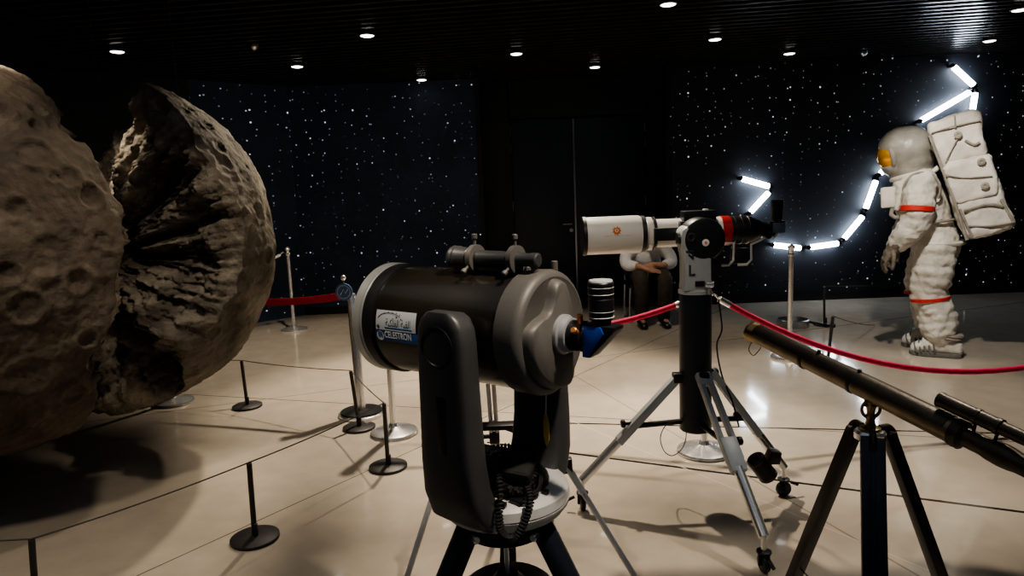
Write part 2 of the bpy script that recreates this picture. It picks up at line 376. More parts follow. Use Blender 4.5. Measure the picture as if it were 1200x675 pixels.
# double door
for i, (x0, x1) in enumerate(((0.065, 0.925), (0.945, 1.925))):
    dr = MB().box(((x0 + x1)/2, YD + 0.06, 1.275), (x1 - x0, 0.05, 2.54), 0.006).build('door_%d' % (i + 1), M['door']); struct(dr)
    hg = MB()
    xx = x0 - 0.004 if i == 0 else x1 + 0.004
    for z in (0.3, 1.3, 2.1, 2.32): hg.cyl((xx, YD + 0.025, z), (xx, YD + 0.025, z + 0.13), 0.012, n=10)
    hg.build('hinge', M['steel'], dr)
    if i == 0:
        sp = MB().box((0.935, YD + 0.045, 1.275), (0.022, 0.06, 2.52), 0.004); sp.build('meeting_strip', M['steel'], dr)
        h_ = MB(); h_.cyl((0.87, YD + 0.035, 1.09), (0.87, YD - 0.03, 1.09), 0.012, n=12); h_.cyl((0.88, YD - 0.025, 1.09), (0.75, YD - 0.025, 1.09), 0.011, n=12, bev=0.004)
        h_.cyl((0.87, YD + 0.034, 1.0), (0.87, YD + 0.015, 1.0), 0.026, n=16); h_.build('door_handle', M['steel'], dr)
struct(MB().box((6.05, YR - 0.008, 0.05), (7.9, 0.016, 0.10), 0.003).build('baseboard_right', M['base_trim']))
struct(MB().box((-1.62, YL - 0.008, 0.05), (2.48, 0.016, 0.10), 0.003).build('baseboard_left', M['base_trim']))
# slatted ceiling
b = MB(); b.box((0.5, 3.6, CEIL + 0.17), (17, 16, 0.06))
ang = math.radians(-8); dd = Vector((math.cos(ang), math.sin(ang), 0)); nn = Vector((-dd.y, dd.x, 0))
for k in range(-10, 72):
    c = Vector((0.5, 0, CEIL + 0.05)) + nn*(k*0.15)
    b.box(c, (18, 0.055, 0.10), 0.0, rot=(0, 0, ang))
ce = b.build('ceiling', M['ceiling'], loc=(0, 0, CEIL)); struct(ce)

# ceiling spotlights
spots = [((137, 57), 'lit ceiling spotlight above the near half of the split moon'), ((283, 101), 'ceiling spotlight lowest in the slanting row of three beside the round moon edge'),
         ((348, 75), 'ceiling spotlight in the middle of the slanting row of three beyond the moon'), ((430, 38), 'ceiling spotlight highest in the slanting row of three that starts at the moon'),
         ((494, 91), 'ceiling spotlight tucked near the top of the starry wall beside the door recess'), ((605, 60), 'ceiling spotlight straight in front of the dark double door'),
         ((697, 76), 'ceiling spotlight right at the edge of the door recess, above its right leaf'), ((838, 43), 'ceiling spotlight above the white refractor telescope'),
         ((783, 1), 'ceiling spotlight cut by the top edge of the picture, above the white tube'), ((925, 60), 'dim ceiling spotlight above the starry wall behind the refractor eyepiece'),
         ((1160, 45), 'dim ceiling spotlight above the astronaut backpack'), ((1195, 8), 'ceiling spotlight in the corner of the picture beyond the astronaut')]
sp0 = thing('ceiling_spotlight', G(*spots[0][0], z=CEIL), spots[0][1], 'ceiling light', 'ceiling spotlights')
o = LOC[sp0.name]
MB().lathe(o + Vector((0, 0, -0.03)), (0, 0, 1), [(0, 0.062), (0.004, 0.072), (0.09, 0.072), (0.09, 0.05)], 20).build('housing', M['black_metal'], sp0)
MB().lathe(o + Vector((0, 0, -0.036)), (0, 0, 1), [(0, 0.05), (0.005, 0.06), (0.01, 0.06)], 20).build('lens', M['lamp'], sp0)
for (p, l) in spots[1:]: dup(sp0, G(*p, z=CEIL), 0, l)
for (p, l) in (((297, 53), 'tiny dark smoke sensor on the slats above the split moon'), ((1012, 61), 'tiny dark smoke sensor on the slats above the starry wall near the astronaut')):
    o = G(*p, z=CEIL)
    t = MB().lathe(o + Vector((0, 0, -0.05)), (0, 0, 1), [(0, 0.012), (0.012, 0.03), (0.03, 0.045), (0.055, 0.045)], 18).build('ceiling_sensor', M['steel'], loc=o); tag(t, l, 'sensor', 'ceiling sensors')

# ================================================================== MOON
R = 1.0
CB = Vector((-2.4426, 4.0431, 1.3742)); CA = Vector((-2.7525, 3.55, 1.3408))
nB = Vector((-0.27, -0.96, 0)).normalized(); nA = Vector((.40, .915, 0)).normalized()
HUB = Vector((.119, .064, -.051))
def half_moon(name, cen, n, Hth, H_, label, mshell, seed, craters, rr=R, wob=0.02, ridges=None, hub=Vector((0, 0, 0))):
    e2 = Vector((0, 0, 1)); e1 = e2.cross(n).normalized()     # e1: to the right seen from outside the cut
    NT, NA, NS = 520, 190, 120
    th = np.linspace(-PI, PI, NT, endpoint=False)
    Hh = np.interp(np.degrees(th), Hth, H_, period=360)
    q = np.stack([np.cos(th)*2.2, np.sin(th)*2.2, np.full(NT, seed*1.0)], 1)
    Hh = Hh + wob*fbm(q*2.5, 5, 0.65)
    Hh = np.clip(Hh, -0.85, 0.5)
    amax = PI/2 + np.arcsin(Hh)
    E1, E2, N = np.array(e1), np.array(e2), np.array(n)
    # shell
    al = np.linspace(0.0, 1, NA)[:, None]*amax[None, :]
    D = -np.cos(al)[..., None]*N + np.sin(al)[..., None]*(np.cos(th)[None, :, None]*E1 + np.sin(th)[None, :, None]*E2)
    D = D.reshape(-1, 3)
    disp = 0.020*fbm(D*2.3 + seed, 6, 0.5) + 0.007*fbm(D*9 + seed, 5, 0.6, True)
    for (cd, cr, dep) in craters:
        ang_ = np.arccos(np.clip(D @ np.array(cd), -1, 1))/cr
        disp += dep*np.where(ang_ < 1, (ang_**2 - 1)*0.9 + 0.45*np.exp(-((ang_ - 1)/0.16)**2), 0.45*np.exp(-((ang_ - 1)/0.22)**2)) + dep*0.5*np.exp(-(ang_/0.16)**2)*(cr > 0.075)
    Sv = D*(rr*(1 + disp))[:, None]
    edge = Sv.reshape(NA, NT, 3)[-1]
    # broken face
    s = np.linspace(1, 0.0, NS)[1:-1]
    hb_ = np.array(hub); Fv = (hb_ + (edge - hb_)[None]*s[:, None, None]).reshape(-1, 3)
    ss = np.repeat(s, NT); tt = np.tile(th, len(s))
    ringp = np.stack([np.cos(tt)*9, np.sin(tt)*9, ss*1.6 + seed], 1)
    radial = fbm(ringp, 5, 0.6, True)*0.055
    ringq = np.stack([np.cos(tt)*3.2, np.sin(tt)*3.2, ss*2.2 + seed + 9], 1)
    big = fbm(ringq, 3, 0.5)*0.07
    rough = fbm(Fv*5 + seed, 5, 0.6)*0.045 + fbm(Fv*18 + seed, 4, 0.6, True)*0.012
    fade = np.clip((1 - ss)*9, 0, 1)*np.clip(ss*3.5, 0.12, 1)
    extra = 0
    if ridges:
        rk = sorted(ridges); extra = np.interp(np.degrees(tt), rk, [ridges[k] for k in rk], period=360)*np.clip(4*ss*(1 - ss), 0, 1)**.8*1.1
    Fv = Fv + N[None]*((radial + big*.6 + rough)*fade + extra)[:, None]
    vs = np.concatenate([Sv, Fv, [hb_]])
    fs = []
    def quads(r0, nr):
        for i in range(nr - 1):
            a = r0 + i*NT
            for k in range(NT):
                k2 = (k + 1) % NT; fs.append((a + k, a + k2, a + NT + k2, a + NT + k))
    quads(0, NA); ns = len(fs)
    # strip from shell edge to face
    rows = NA + len(s)
    for i in range(NA - 1, rows - 1):
        a = i*NT
        for k in range(NT):
            k2 = (k + 1) % NT; fs.append((a + k, a + k2, a + NT + k2, a + NT + k))
    lastrow = (rows - 1)*NT; ci = len(vs) - 1
    for k in range(NT): fs.append((lastrow + k, lastrow + (k + 1) % NT, ci))
    me = bpy.data.meshes.new(name); me.from_pydata(vs.tolist(), [], fs)
    me.materials.append(mshell); me.materials.append(M['rock'])
    mi = [0]*ns + [1]*(len(fs) - ns); me.polygons.foreach_set('material_index', mi)
    bb = bmesh.new(); bb.from_mesh(me); bmesh.ops.remove_doubles(bb, verts=bb.verts[:], dist=1e-6); bmesh.ops.recalc_face_normals(bb, faces=bb.faces[:]); bb.to_mesh(me); bb.free()
    me.shade_smooth()
    root = thing(name, cen, label, 'moon model', 'halves of the split moon model')
    o_ = bpy.data.objects.new('cratered_body', me); C.objects.link(o_); o_.parent = root; LOC[o_.name] = Vector(cen)
    for dx, dy in ((0.25, 0.15), (-0.25, 0.15)):
        off = Vector((dx, 0, 0)) - Vector(n)*0.45
        zz = math.sqrt(max(0.01, rr*rr - off.x**2 - off.y**2)) - 0.05
        p0 = Vector(cen) + off + Vector((0, 0, zz)); cb = MB(); cb.cyl(p0, (p0.x, p0.y, CEIL + 0.002), 0.005, n=8)
        cb.build('hanging_cable', M['black_metal'], root)
    return root
def sph_dir(px, py, cen):
    d = ray(px, py).normalized(); o_ = Vector((0, 0, H)) - Vector(cen); b_ = o_.dot(d); disc = b_*b_ - (o_.dot(o_) - R*R)
    if disc < 0: return None
    t = -b_ - math.sqrt(disc); return (o_ + d*t).normalized()
rnd = random.Random(5)
crA = []
for px, py, r_, dp in ((38, 182, .072, .016), (44, 131, .04, .012), (42, 149, .036, .011), (104, 231, .06, .014), (78, 210, .05, .012), (103, 398, .045, .013), (95, 330, .06, .012), (30, 360, .07, .012), (20, 245, .05, .01), (3, 133, .05, .012), (60, 300, .09, .008), (35, 440, .09, .012), (85, 460, .06, .012), (85, 165, .035, .01), (62, 210, .03, .01), (10, 320, .045, .01), (120, 280, .04, .01)):
    d = sph_dir(px, py, CA)
    if d: crA.append((tuple(d), r_, dp*1.5))
crB = []
for px, py, r_, dp in ((262, 195, .07, .010), (255, 175, .05, .008), (300, 250, .06, .010), (285, 255, .05, .009), (240, 150, .045, .008), (310, 300, .05, .01), (275, 330, .07, .01), (250, 390, .06, .01), (220, 130, .04, .009), (290, 200, .04, .008), (225, 440, .05, .01)):
    d = sph_dir(px, py, CB)
    if d: crB.append((tuple(d), r_, dp*1.6))
for L, k in ((crA, 60), (crB, 60)):
    for _ in range(k):
        v = Vector((rnd.gauss(0, 1), rnd.gauss(0, 1), rnd.gauss(0, 1))).normalized(); L.append((tuple(v), rnd.uniform(.015, .05), rnd.uniform(.002, .007)))
HB = {180: -.62, 150: -.66, 112: -.62, 92: -.55, 78: -.42, 68: -.12, 61: .026, 54: .011, 44: .01, 31: .087, 19: .034, 3.5: -.025, -15: .051, -28: .144, -43: .218, -56: .05, -70: .006, -80: .15, -93: .12, -110: .0, -125: -.14, -150: -.45, -170: -.6}
DB = {180: 0, 90: 0, 74: -.02, 64: -.02, 46: .09, 43: .07, 36: -.10, 27: -.09, 20: -.02, 14: .07, 9: -.06, 3: .06, -4: -.07, -14: .03, -24: .08, -37: .16, -42: -.06, -52: -.22, -60: -.16, -66: .05, -80: .06, -93: .10, -99: -.06, -120: 0}
ths = sorted(HB); half_moon('moon_half', CB, nB, ths, [HB[t] for t in ths], 'far half of the split moon, turned to show its broken rock face', M['moon_far'], 4.0, crB, ridges=DB, hub=HUB)
# the edge of the near half as it runs in the photograph, mirrored frame because this cut faces away
HAp = [(64.8, -.065), (61.6, -.063), (56.1, -.053), (49.6, -.046), (45.1, -.033), (41.6, -.003), (38.9, .037), (36.3, .032), (35.5, .008), (32.1, -.031), (25, -.038), (18.9, -.073), (15.2, -.096), (8.2, -.069), (-.8, -.034), (-10, -.02), (-19.1, .035), (-28.8, .101), (-35.3, .065), (-48.4, -.054), (-55.1, -.055)]
HA = {180: 0, -180: 0, 90: 0, -90: 0, 0: 0}
for t_, h_ in HAp: HA[(180 - t_) if t_ > 0 else (-180 - t_)] = -h_ * 1.0
for k_ in (180, -180): HA[k_] = .05
ths = sorted(HA); half_moon('moon_half', CA, nA, ths, [HA[t] for t in ths], 'near half of the split moon, brown cratered dome turned to the camera', M['moon_near'], 11.0, crA, wob=0.012)

# ================================================================== BARRIERS
def stanchion_proto():
    t = thing('rope_stanchion', (0, 0, 0), '', 'stanchion', 'chrome rope stanchions')
    MB().lathe((0, 0, 0), (0, 0, 1), [(0, .155), (.012, .16), (.022, .155), (.03, .13), (.04, .08), (.055, .035), (.075, .026)], 40).build('base', M['chrome'], t)
    MB().lathe((0, 0, .06), (0, 0, 1), [(0, .022), (.86, .022), (.862, .03), (.875, .032), (.89, .03), (.892, .022)], 24).build('post', M['chrome'], t)
    MB().lathe((0, 0, .95), (0, 0, 1), [(0, .018), (.01, .026), (.02, .018), (.026, .02), (.036, .03), (.048, .034), (.06, .03), (.07, .018), (.076, .004)], 20).build('finial', M['chrome'], t)
    return t
st = stanchion_proto()
ST = {}
def place(key, xy, label, first=[True]):
    loc = Vector((xy[0], xy[1], 0))
    if first[0]:
        st.location = loc; st['label'] = label; o_ = st; first[0] = False
    else: o_ = dup(st, loc, 0, label)
    ST[key] = loc; return o_
place('refr', G(825, 530), 'chrome rope stanchion standing right behind the blue-black telescope pier')
place('farleft', G(345, 387), 'chrome rope stanchion with ball finial standing alone by the far starry wall beside the moon')
place('led', G(925, 419), 'chrome rope stanchion in front of the glowing tubes on the starry wall')
place('sct', G(462, 508), 'chrome rope stanchion hidden behind the fork-mounted telescope tube, shiny base showing')
place('moon', G(203, 472), 'chrome rope stanchion behind the moon, only its gilt-lit base peeking out')
place('moonback', Vector((-3.55, 7.75, 0)), 'chrome rope stanchion standing wholly behind the split moon')
place('right', Vector((4.7, 4.15, 0)), 'chrome rope stanchion just outside the picture where the red rope ends')
# leaning belt stanchion with a round blue sign
base = G(424, 486); top = P(411, 343, base.y)
t = thing('belt_stanchion', base, 'leaning chrome belt post with black base and round blue sign, holding the red strap', 'stanchion')
MB().lathe(base, (0, 0, 1), [(0, .165), (.02, .168), (.026, .16)], 40).build('base', M['chrome'], t)
MB().lathe(base + Vector((0, 0, .026)), (0, 0, 1), [(0, .155), (.01, .15), (.02, .06), (.03, .03)], 40).build('base_cover', M['black'], t)
MB().lathe(base + Vector((0, 0, .045)), top - base, [(0, .033), ((top - base).length - .06, .033), ((top - base).length - .05, .026)], 28).build('post', M['chrome'], t)
sc_ = P(403, 342, base.y - .03)
sg = MB().cyl(sc_ + Vector((0, .006, 0)), sc_ - Vector((0, .006, 0)), .062, n=36, bev=.002).build('round_sign', M['sign_blue'], t)
b = MB(); b.tube([sc_ + Vector((.046*math.cos(a), -.008, .046*math.sin(a))) for a in np.linspace(0, 2*PI, 32, endpoint=False)], .0025, 6, True)
b.tube([sc_ + Vector((-.025, -.008, -.02)), sc_ + Vector((.0, -.008, .02)), sc_ + Vector((.012, -.008, -.01)), sc_ + Vector((.03, -.008, .02))], .004, 6)
sub(b.build('emblem', M['label_white'], sg), sg)
b = MB(); b.cyl(sc_ + Vector((0, .01, .05)), sc_ + Vector((0, .01, .085)), .006, n=10); b.ell(sc_ + Vector((0, .01, .1)), .02, 14); b.build('sign_finial', M['chrome'], t)
MB().cyl(sc_ + Vector((0, .012, -.05)), top, .008, n=10).build('sign_bracket', M['chrome'], t)
# ropes
def rope(pts, r, label, m, flat=None, ends=True, name='barrier_rope', cat='rope'):
    loc = Vector(pts[0])
    root = thing(name, (loc.x, loc.y, min(p.z for p in pts)), label, cat)
    b = MB()
    if flat:
        rings = []
        for i, p in enumerate(pts):
            tng = (pts[min(i + 1, len(pts) - 1)] - pts[max(i - 1, 0)]).normalized(); sd = tng.cross(Vector((0, 0, 1))).normalized()
            up_ = sd.cross(tng)
            rings.append([p + sd*.004 + up_*flat, p - sd*.004 + up_*flat, p - sd*.004 - up_*flat, p + sd*.004 - up_*flat])
        b.loft(rings); b.build('strap' if flat else 'rope', m, root)
    else:
        b.tube(pts, r, 14); b.build('rope_body', m, root)
    if ends:
        for a, c in ((pts[0], pts[1]), (pts[-1], pts[-2])):
            e = MB(); d_ = (c - a).normalized(); e.cyl(a - d_*.02, a + d_*.06, r*1.15, n=16, bev=.004)
            e.tube([a - d_*.02, a - d_*.05 + Vector((0, 0, .012)), a - d_*.065], .006, 8)
            e.build('rope_end', M['chrome'], root)
    return root
def at_top(k, z=.93): return ST[k] + Vector((0, 0, z))
def span(a, b, sag, gap=.105):
    d_ = (b - a); d_.normalize(); return catenary(a + d_*gap, b - d_*gap, sag)
rope(span(at_top('refr', .915), at_top('right', .93), .53), .017, 'dark pink-red rope swinging from the pier stanchion across below the astronaut', M['rope_red'])
rope(span(at_top('sct', .91), at_top('refr', .915), .19), .017, 'pink-red rope strung between the two stanchions behind the telescopes', M['rope_red'])
rope(span(at_top('farleft', .93), at_top('moonback', .93), .10), .017, 'short length of red rope beside the finial of the far stanchion, vanishing behind the moon', M['rope_red'])
rope(catenary(top + Vector((-.04, .0, -.02)), Vector((ST['moon'].x, ST['moon'].y - .06, .93)), .07), .02, 'flat bright red strap running from the leaning post to behind the moon', M['strap_red'], flat=.026, ends=False, name='barrier_strap', cat='strap')
# low black posts around the moon
def post_thing(name, base, top, label, disc=True):
    t_ = thing(name, base, label, 'barrier post', 'low black barrier posts'); b_ = MB()
    if disc:
        MB().lathe(base, (0, 0, 1), [(0, .108), (.004, .112), (.016, .112), (.022, .1), (.026, .02)], 40).build('base', M['post_black'], t_)
    MB().cyl(base + Vector((0, 0, .012)), top, .0125, n=14).build('post', M['post_black'], t_)
    MB().box(base + Vector((.012, -.012, .05)), (.018, .018, .07), .003).build('clamp', M['post_black'], t_)
    return t_
pp = [((290, 477), (283, 423), 'low black barrier post nearest the round edge of the far moon half'), ((421, 502), (411, 435), 'low black barrier post just in front of the leaning chrome post'),
      ((455, 548), (450, 473), 'low black barrier post just beside the fork arm of the big telescope'), ((299, 632), (292, 543), 'low black barrier post with its full round base in front of the moon'),
      ((43, 712), (37, 633), 'low black barrier post cut by the bottom edge, below the near moon half')]
tops = []
for bpx, tpx, l in pp:
    bs = G(*bpx); tp = P(*tpx, bs.y); tops.append(tp); post_thing('barrier_post', bs, tp, l)
ext = Vector((-3.9, 2.45, .36))
pts = []
chain = tops + [ext]
for a, c in zip(chain[:-1], chain[1:]): pts += catenary(a, c, .012, 12)
ext2 = Vector((-3.7, 5.7, .37))
pts = catenary(ext2, tops[0], .02, 12) + pts
tag(MB().tube([p + Vector((0, 0, .005)) for p in pts], .0032, 6).build('cordon_line', M['cord']), 'thin dark cord strung from post top to post top around the moon', 'cord')
# fence on the right
b1 = G(966, 381); t1 = P(966, 336, b1.y); post_thing('barrier_post', b1, t1, 'low black barrier post by the starry wall, next to the chrome stanchion')
b2 = G(969, 434); t2 = P(976, 371, b2.y); post_thing('barrier_post', b2, t2, 'thin black barrier post rising above the red rope between refractor and astronaut')
e1_ = G(1062, 402) + Vector((.1, .75, .02)); e2_ = Vector((6.2, 7.2, t1.z))
tag(MB().tube(catenary(t2 + Vector((0, 0, .005)), e1_, .02) , .0035, 6).build('cordon_line', M['cord']), 'thin cord slanting from the thin black post down to the astronaut boots', 'cord')
tag(MB().tube(catenary(t1 + Vector((0, 0, .005)), e2_, .02) , .0035, 6).build('cordon_line', M['cord']), 'thin level cord running along the starry wall behind the astronaut', 'cord')
# low ring shaped floor base with arm by the stanchion
c0 = G(929, 382)
t = thing('floor_ring', c0, 'low grey ring on the floor behind the chrome stanchion, arm reaching to the black post', 'ring')
MB().lathe(c0, (0, 0, 1), [(0, .15), (.0, .165), (.075, .165), (.08, .155), (.03, .145)], 36).build('ring_body', M['steel'], t)
b = MB(); q = G(978, 386); b.tube([c0 + Vector((.15, 0, .045)), c0 + Vector((.24, -.02, .025)), Vector((q.x, q.y, .03))], .014, 8); b.build('arm', M['black_metal'], t)

# ================================================================== LIGHT TUBES ON THE WALL
YW = YR - 0.07
segs = [((868, 209), (903, 219)), ((902, 224), (878, 250)), ((905, 287), (940, 291)), ((948, 290), (984, 285)), ((988, 281), (1012, 252)), ((1014, 246), (1027, 210)), ((1030, 205), (1043, 192)), ((1078, 142), (1138, 107)), ((1116, 77), (1142, 101)), ((1143, 107), (1139, 134))]
pw = [P(900, 255, YW)]
t = thing('constellation_wall_lamp', P(985, 200, YW), 'zigzag chain of glowing white light tubes mounted on the starry wall', 'wall light')
jo = MB()
for a, c in segs:
    A, B = P(*a, YW), P(*c, YW); d_ = (B - A).normalized()
    MB().cyl(A + d_*.02, B - d_*.02, .034, n=16, bev=.008).build('light_tube', M['led'], t)
    for q in (A, B):
        k = MB(); k.cyl(q - Vector((0, .03, 0)), Vector((q.x, YR - .001, q.z)), .02, n=12); k.ell(q, .03, 12); k.build('joint', M['black_metal'], t)

# ================================================================== BLACK FORK MOUNTED TELESCOPE
O = Vector((-.045, 1.784, 0)); ux = Vector((.805, -.593, 0)); uy = Vector((.593, .805, 0))
MS = Matrix(((ux.x, uy.x, 0, O.x), (ux.y, uy.y, 0, O.y), (0, 0, 1, 0), (0, 0, 0, 1)))
def S(x, y, z): return MS @ Vector((x, y, z))
ZT = 1.24
sct = thing('fork_telescope', O, 'big black fork-mounted catadioptric telescope with silver front ring and white sticker', 'telescope')
X1 = (1, 0, 0); UPZ = Vector((0, 0, 1))
tube = MB(MS).lathe((-.33, 0, ZT), X1, [(0, .152), (.46, .152)], 72).build('optical_tube', M['sct_tube'], sct)
sub(MB(MS).lathe((-.392, 0, ZT), X1, [(.018, .139), (0, .150), (0, .1575), (.003, .160), (.030, .160), (.033, .157), (.04, .156)], 72).build('front_ring', M['silver_ring'], tube), tube)
sub(MB(MS).lathe((-.352, 0, ZT), X1, [(0, .1575), (.003, .1585), (.036, .1585), (.04, .153)], 72).build('front_band', M['black_metal'], tube), tube)
b = MB(MS).lathe((-.382, 0, ZT), X1, [(0, .14), (.004, .14)], 60); sub(b.build('corrector_plate', M['glass'], tube), tube)
b = MB(MS).lathe((-.398, 0, ZT), X1, [(0, .045), (.004, .05), (.014, .052)], 36); sub(b.build('secondary_holder', M['black'], tube), tube)
# rear casting
rc = MB(MS).lathe((.105, 0, ZT), X1, [(0, .153), (.004, .158), (.055, .160), (.066, .157), (.074, .150), (.077, .142), (.075, .135), (.075, .01)], 72).build('rear_cell', M['sct_grey'], sct)
bo = MB(MS)                                  # raised teardrop housing on the rear face
poly0 = [(-.03, .118), (-.005, .130), (.018, .118), (.030, .085), (.050, .058), (.090, .046), (.122, .030), (.130, .0), (.118, -.05), (.085, -.095), (.03, -.128), (-.02, -.138), (-.046, -.128), (-.056, -.09), (-.050, -.04), (-.056, .02), (-.05, .07)]
def outl(sc, pl=poly0, n=4):
    p3 = [Vector((x, y, 0)) for x, y in pl]; out = []
    N = len(p3)
    for i in range(N):
        p0, p1, p2, p3_ = p3[i - 1], p3[i], p3[(i + 1) % N], p3[(i + 2) % N]
        for k in range(n):
            t_ = k/n; out.append(0.5*((2*p1) + (p2 - p0)*t_ + (2*p0 - 5*p1 + 4*p2 - p3_)*t_*t_ + (3*p1 - p0 - 3*p2 + p3_)*t_**3)*sc)
    return out
rings = []
for xx, sc in ((.172, 1.07), (.192, 1.04), (.203, 1.0), (.207, .95)): rings.append([Vector((xx, -q.x, ZT + q.y)) for q in outl(sc)])
bo.loft(rings); sub(bo.build('rear_housing', M['sct_grey'], rc, ang=50), rc)
for (yy, zz) in ((.06, .175), (-.03, .172), (.11, .12)):
    k = MB(MS).cyl((.15, yy, ZT + zz - .03), (.15, yy, ZT + zz), .009, n=14, bev=.002); sub(k.build('rear_screw', M['sct_grey'], rc), rc)
vb = MB(MS).lathe((.20, 0, ZT), X1, [(0, .048), (.004, .05), (.016, .05), (.02, .044), (.034, .043), (.036, .038)], 40).build('visual_back', M['steel_paint'], sct)
k = MB(MS).lathe((.232, 0, ZT), X1, [(0, .036), (.002, .038), (.04, .038), (.042, .033), (.05, .033)], 36); sub(k.build('focuser_tube', M['black'], vb), vb)
for yy, zz in ((-.012, .045), (-.036, .02)):
    k = MB(MS).cyl((.265, yy*.7, ZT + zz*.6), (.265, yy*1.3, ZT + zz*1.25), .008, n=12, bev=.002); sub(k.build('thumb_screw', M['orange_metal'], vb), vb)
# star diagonal: prism body with a blue cheek
dg_ = MB(MS).prism([(-.008, .034), (.078, .034), (.078, .024), (.012, -.046), (-.008, -.046)], (.284, 0, ZT), X1, (0, 0, 1), .05, .003).build('star_diagonal', M['black'], sct)
k = MB(MS).prism([(-.006, .032), (.044, .032), (.052, .016), (.008, -.044), (-.006, -.044)], (.284, -.026, ZT), X1, (0, 0, 1), .004, .001); sub(k.build('blue_side_plate', M['blue_paint'], dg_), dg_)
ep = MB(MS).lathe((.316, 0, ZT + .034), UPZ, [(0, .024), (.012, .024), (.013, .029), (.03, .029), (.031, .031), (.062, .031), (.063, .0295), (.075, .0295), (.076, .031), (.1, .031), (.103, .028)], 36).build('eyepiece', M['black'], sct)
k = MB(MS).lathe((.316, 0, ZT + .137), UPZ, [(0, .029), (.004, .0275), (.005, .02)], 36); sub(k.build('eyepiece_cap', M['label_white'], ep), ep)
b = MB(MS)
for i, zz in enumerate((.052, .066, .107, .123)): b.lathe((.316, 0, ZT + zz), UPZ, [(0, .0308), (.0008, .0316), (.0016, .0308)], 36)
sub(b.build('eyepiece_markings', M['sct_white'], ep), ep)
# finder scope
fy, fz = -.03, ZT + .186
fd = MB(MS).lathe((-.115, fy, fz), X1, [(0, .024), (.0, .029), (.008, .0325), (.016, .030), (.022, .032), (.03, .0295), (.06, .028), (.065, .022), (.2, .020), (.204, .023), (.215, .023), (.218, .018), (.25, .0165), (.262, .019), (.275, .018), (.278, .014)], 32).build('finder_scope', M['sct_arm'], sct)
for x_ in (-.045, .085):
    k = MB(MS).lathe((x_, fy, fz), X1, [(0, .03), (.001, .036), (.016, .036), (.017, .03)], 32)
    rg = sub(k.build('finder_ring', M['sct_grey'], fd), fd)
    for a_ in (PI/2, PI/2 + 2.1, PI/2 - 2.1):
        dv = Vector((0, math.cos(a_), math.sin(a_)))
        k = MB(MS).cyl(Vector((x_ + .008, fy, fz)) + dv*.034, Vector((x_ + .008, fy, fz)) + dv*.062, .004, n=8); k.cyl(Vector((x_ + .008, fy, fz)) + dv*.05, Vector((x_ + .008, fy, fz)) + dv*.064, .0075, n=12, bev=.002)
        sub(k.build('finder_screw', M['sct_grey'], fd), fd)
k = MB(MS).box((.02, fy, ZT + .158), (.16, .035, .012), .004); sub(k.build('finder_bracket', M['black'], fd), fd)
# sticker and lettering wrapped on the tube (angle measured from the camera side of the tube, upwards)
RT = .1526
def wrap(x, a, r=RT): return Vector((x, -r*math.cos(a), ZT + r*math.sin(a)))
def patch(x0, x1, a0, a1, r=RT, n=16, corner=0.012):
    vs, fs = [], []
    for i in range(2):
        for k_ in range(n + 1): vs.append(wrap((x0, x1)[i], a0 + (a1 - a0)*k_/n, r))
    for k_ in range(n): fs.append((k_, k_ + 1, n + 2 + k_, n + 1 + k_))
    return vs, fs
stk = sub(MB(MS).add(*patch(-.300, -.150, -.02, .335)).build('sticker', M['label_white'], tube, recalc=False), tube)
k = MB(MS).add(*patch(-.303, -.13, -.225, -.035)); sub(k.build('name_band', M['label_blue'], tube, recalc=False), tube)
def wraptext(body, size, x0, a0, r, mat_, name, bold=False, width=None, parent=tube):
    vs, fs = text_mesh(body, size, bold)
    if not vs: return
    w_ = max(v.x for v in vs) - min(v.x for v in vs); m0 = min(v.x for v in vs)
    k_ = (width/w_) if width else 1.0
    sub(MB(MS).add([wrap(x0 + (v.x - m0)*k_, a0 + v.y/RT, r) for v in vs], fs).build(name, mat_, parent, recalc=False), parent)
wraptext('CELESTRON', 0.026, -.268, -.155, RT + .0006, M['print_white'], 'brand_lettering', True, .10)
b = MB(MS)
cx_, ca_ = -.285, -.13
vs = [wrap(cx_, ca_, RT + .0006)] + [wrap(cx_ + .0135*math.cos(q), ca_ + .0135*math.sin(q)/RT, RT + .0006) for q in np.linspace(0, 2*PI, 24, endpoint=False)]
b.add(vs, [(0, 1 + i, 1 + (i + 1) % 24) for i in range(24)]); sub(b.build('brand_emblem', M['print_white'], tube, recalc=False), tube)
b = MB(MS)
for q in (-.5, .0, .5):
    pts = [wrap(cx_ + .010*math.cos(a) * (1 - .25*abs(q)), ca_ + (.007*math.sin(a*1) + q*.010)/RT, RT + .0011) for a in np.linspace(.3, 2.6, 8)]
    b.tube(pts, .0012, 5)
sub(b.build('emblem_stripe', M['label_blue'], tube), tube)
# Arabic wording with its dotted star arc
AR = [0xFE94, 0xFEF4, 0xFEDC, 0xFEE0, 0xFED4, 0xFEDF, 0xFE8D, 0x20, 0xFE94, 0xFE92, 0xFED8, 0xFEDF, 0xFE8D]
wraptext(''.join(chr(c) for c in AR), 0.028, -.262, .058, RT + .0006, M['label_ink'], 'sticker_wording', False, .092)
b = MB(MS)
arc = [(-.292 + .045*(1 - math.cos(a)), .17 + .125*math.sin(a)) for a in np.linspace(.15, 2.6, 22)]
b.tube([wrap(x, a, RT + .0006) for x, a in arc], .0007, 5)
for i, (x, a) in enumerate(arc):
    if i % 3 == 1: b.ell(wrap(x + .004, a + .015, RT), .0015, 8)
for x, a, r_ in ((-.291, .045, .005), (-.222, .23, .003), (-.205, .2, .0025), (-.235, .2, .002)): b.ell(wrap(x, a, RT - .001), r_, 10)
sub(b.build('star_arc', M['label_ink'], tube), tube)
b = MB(MS); b.tube([wrap(x, .035, RT + .0006) for x in np.linspace(-.265, -.165, 20)], .0014, 5); sub(b.build('sticker_underline', M['label_blue'], tube), tube)
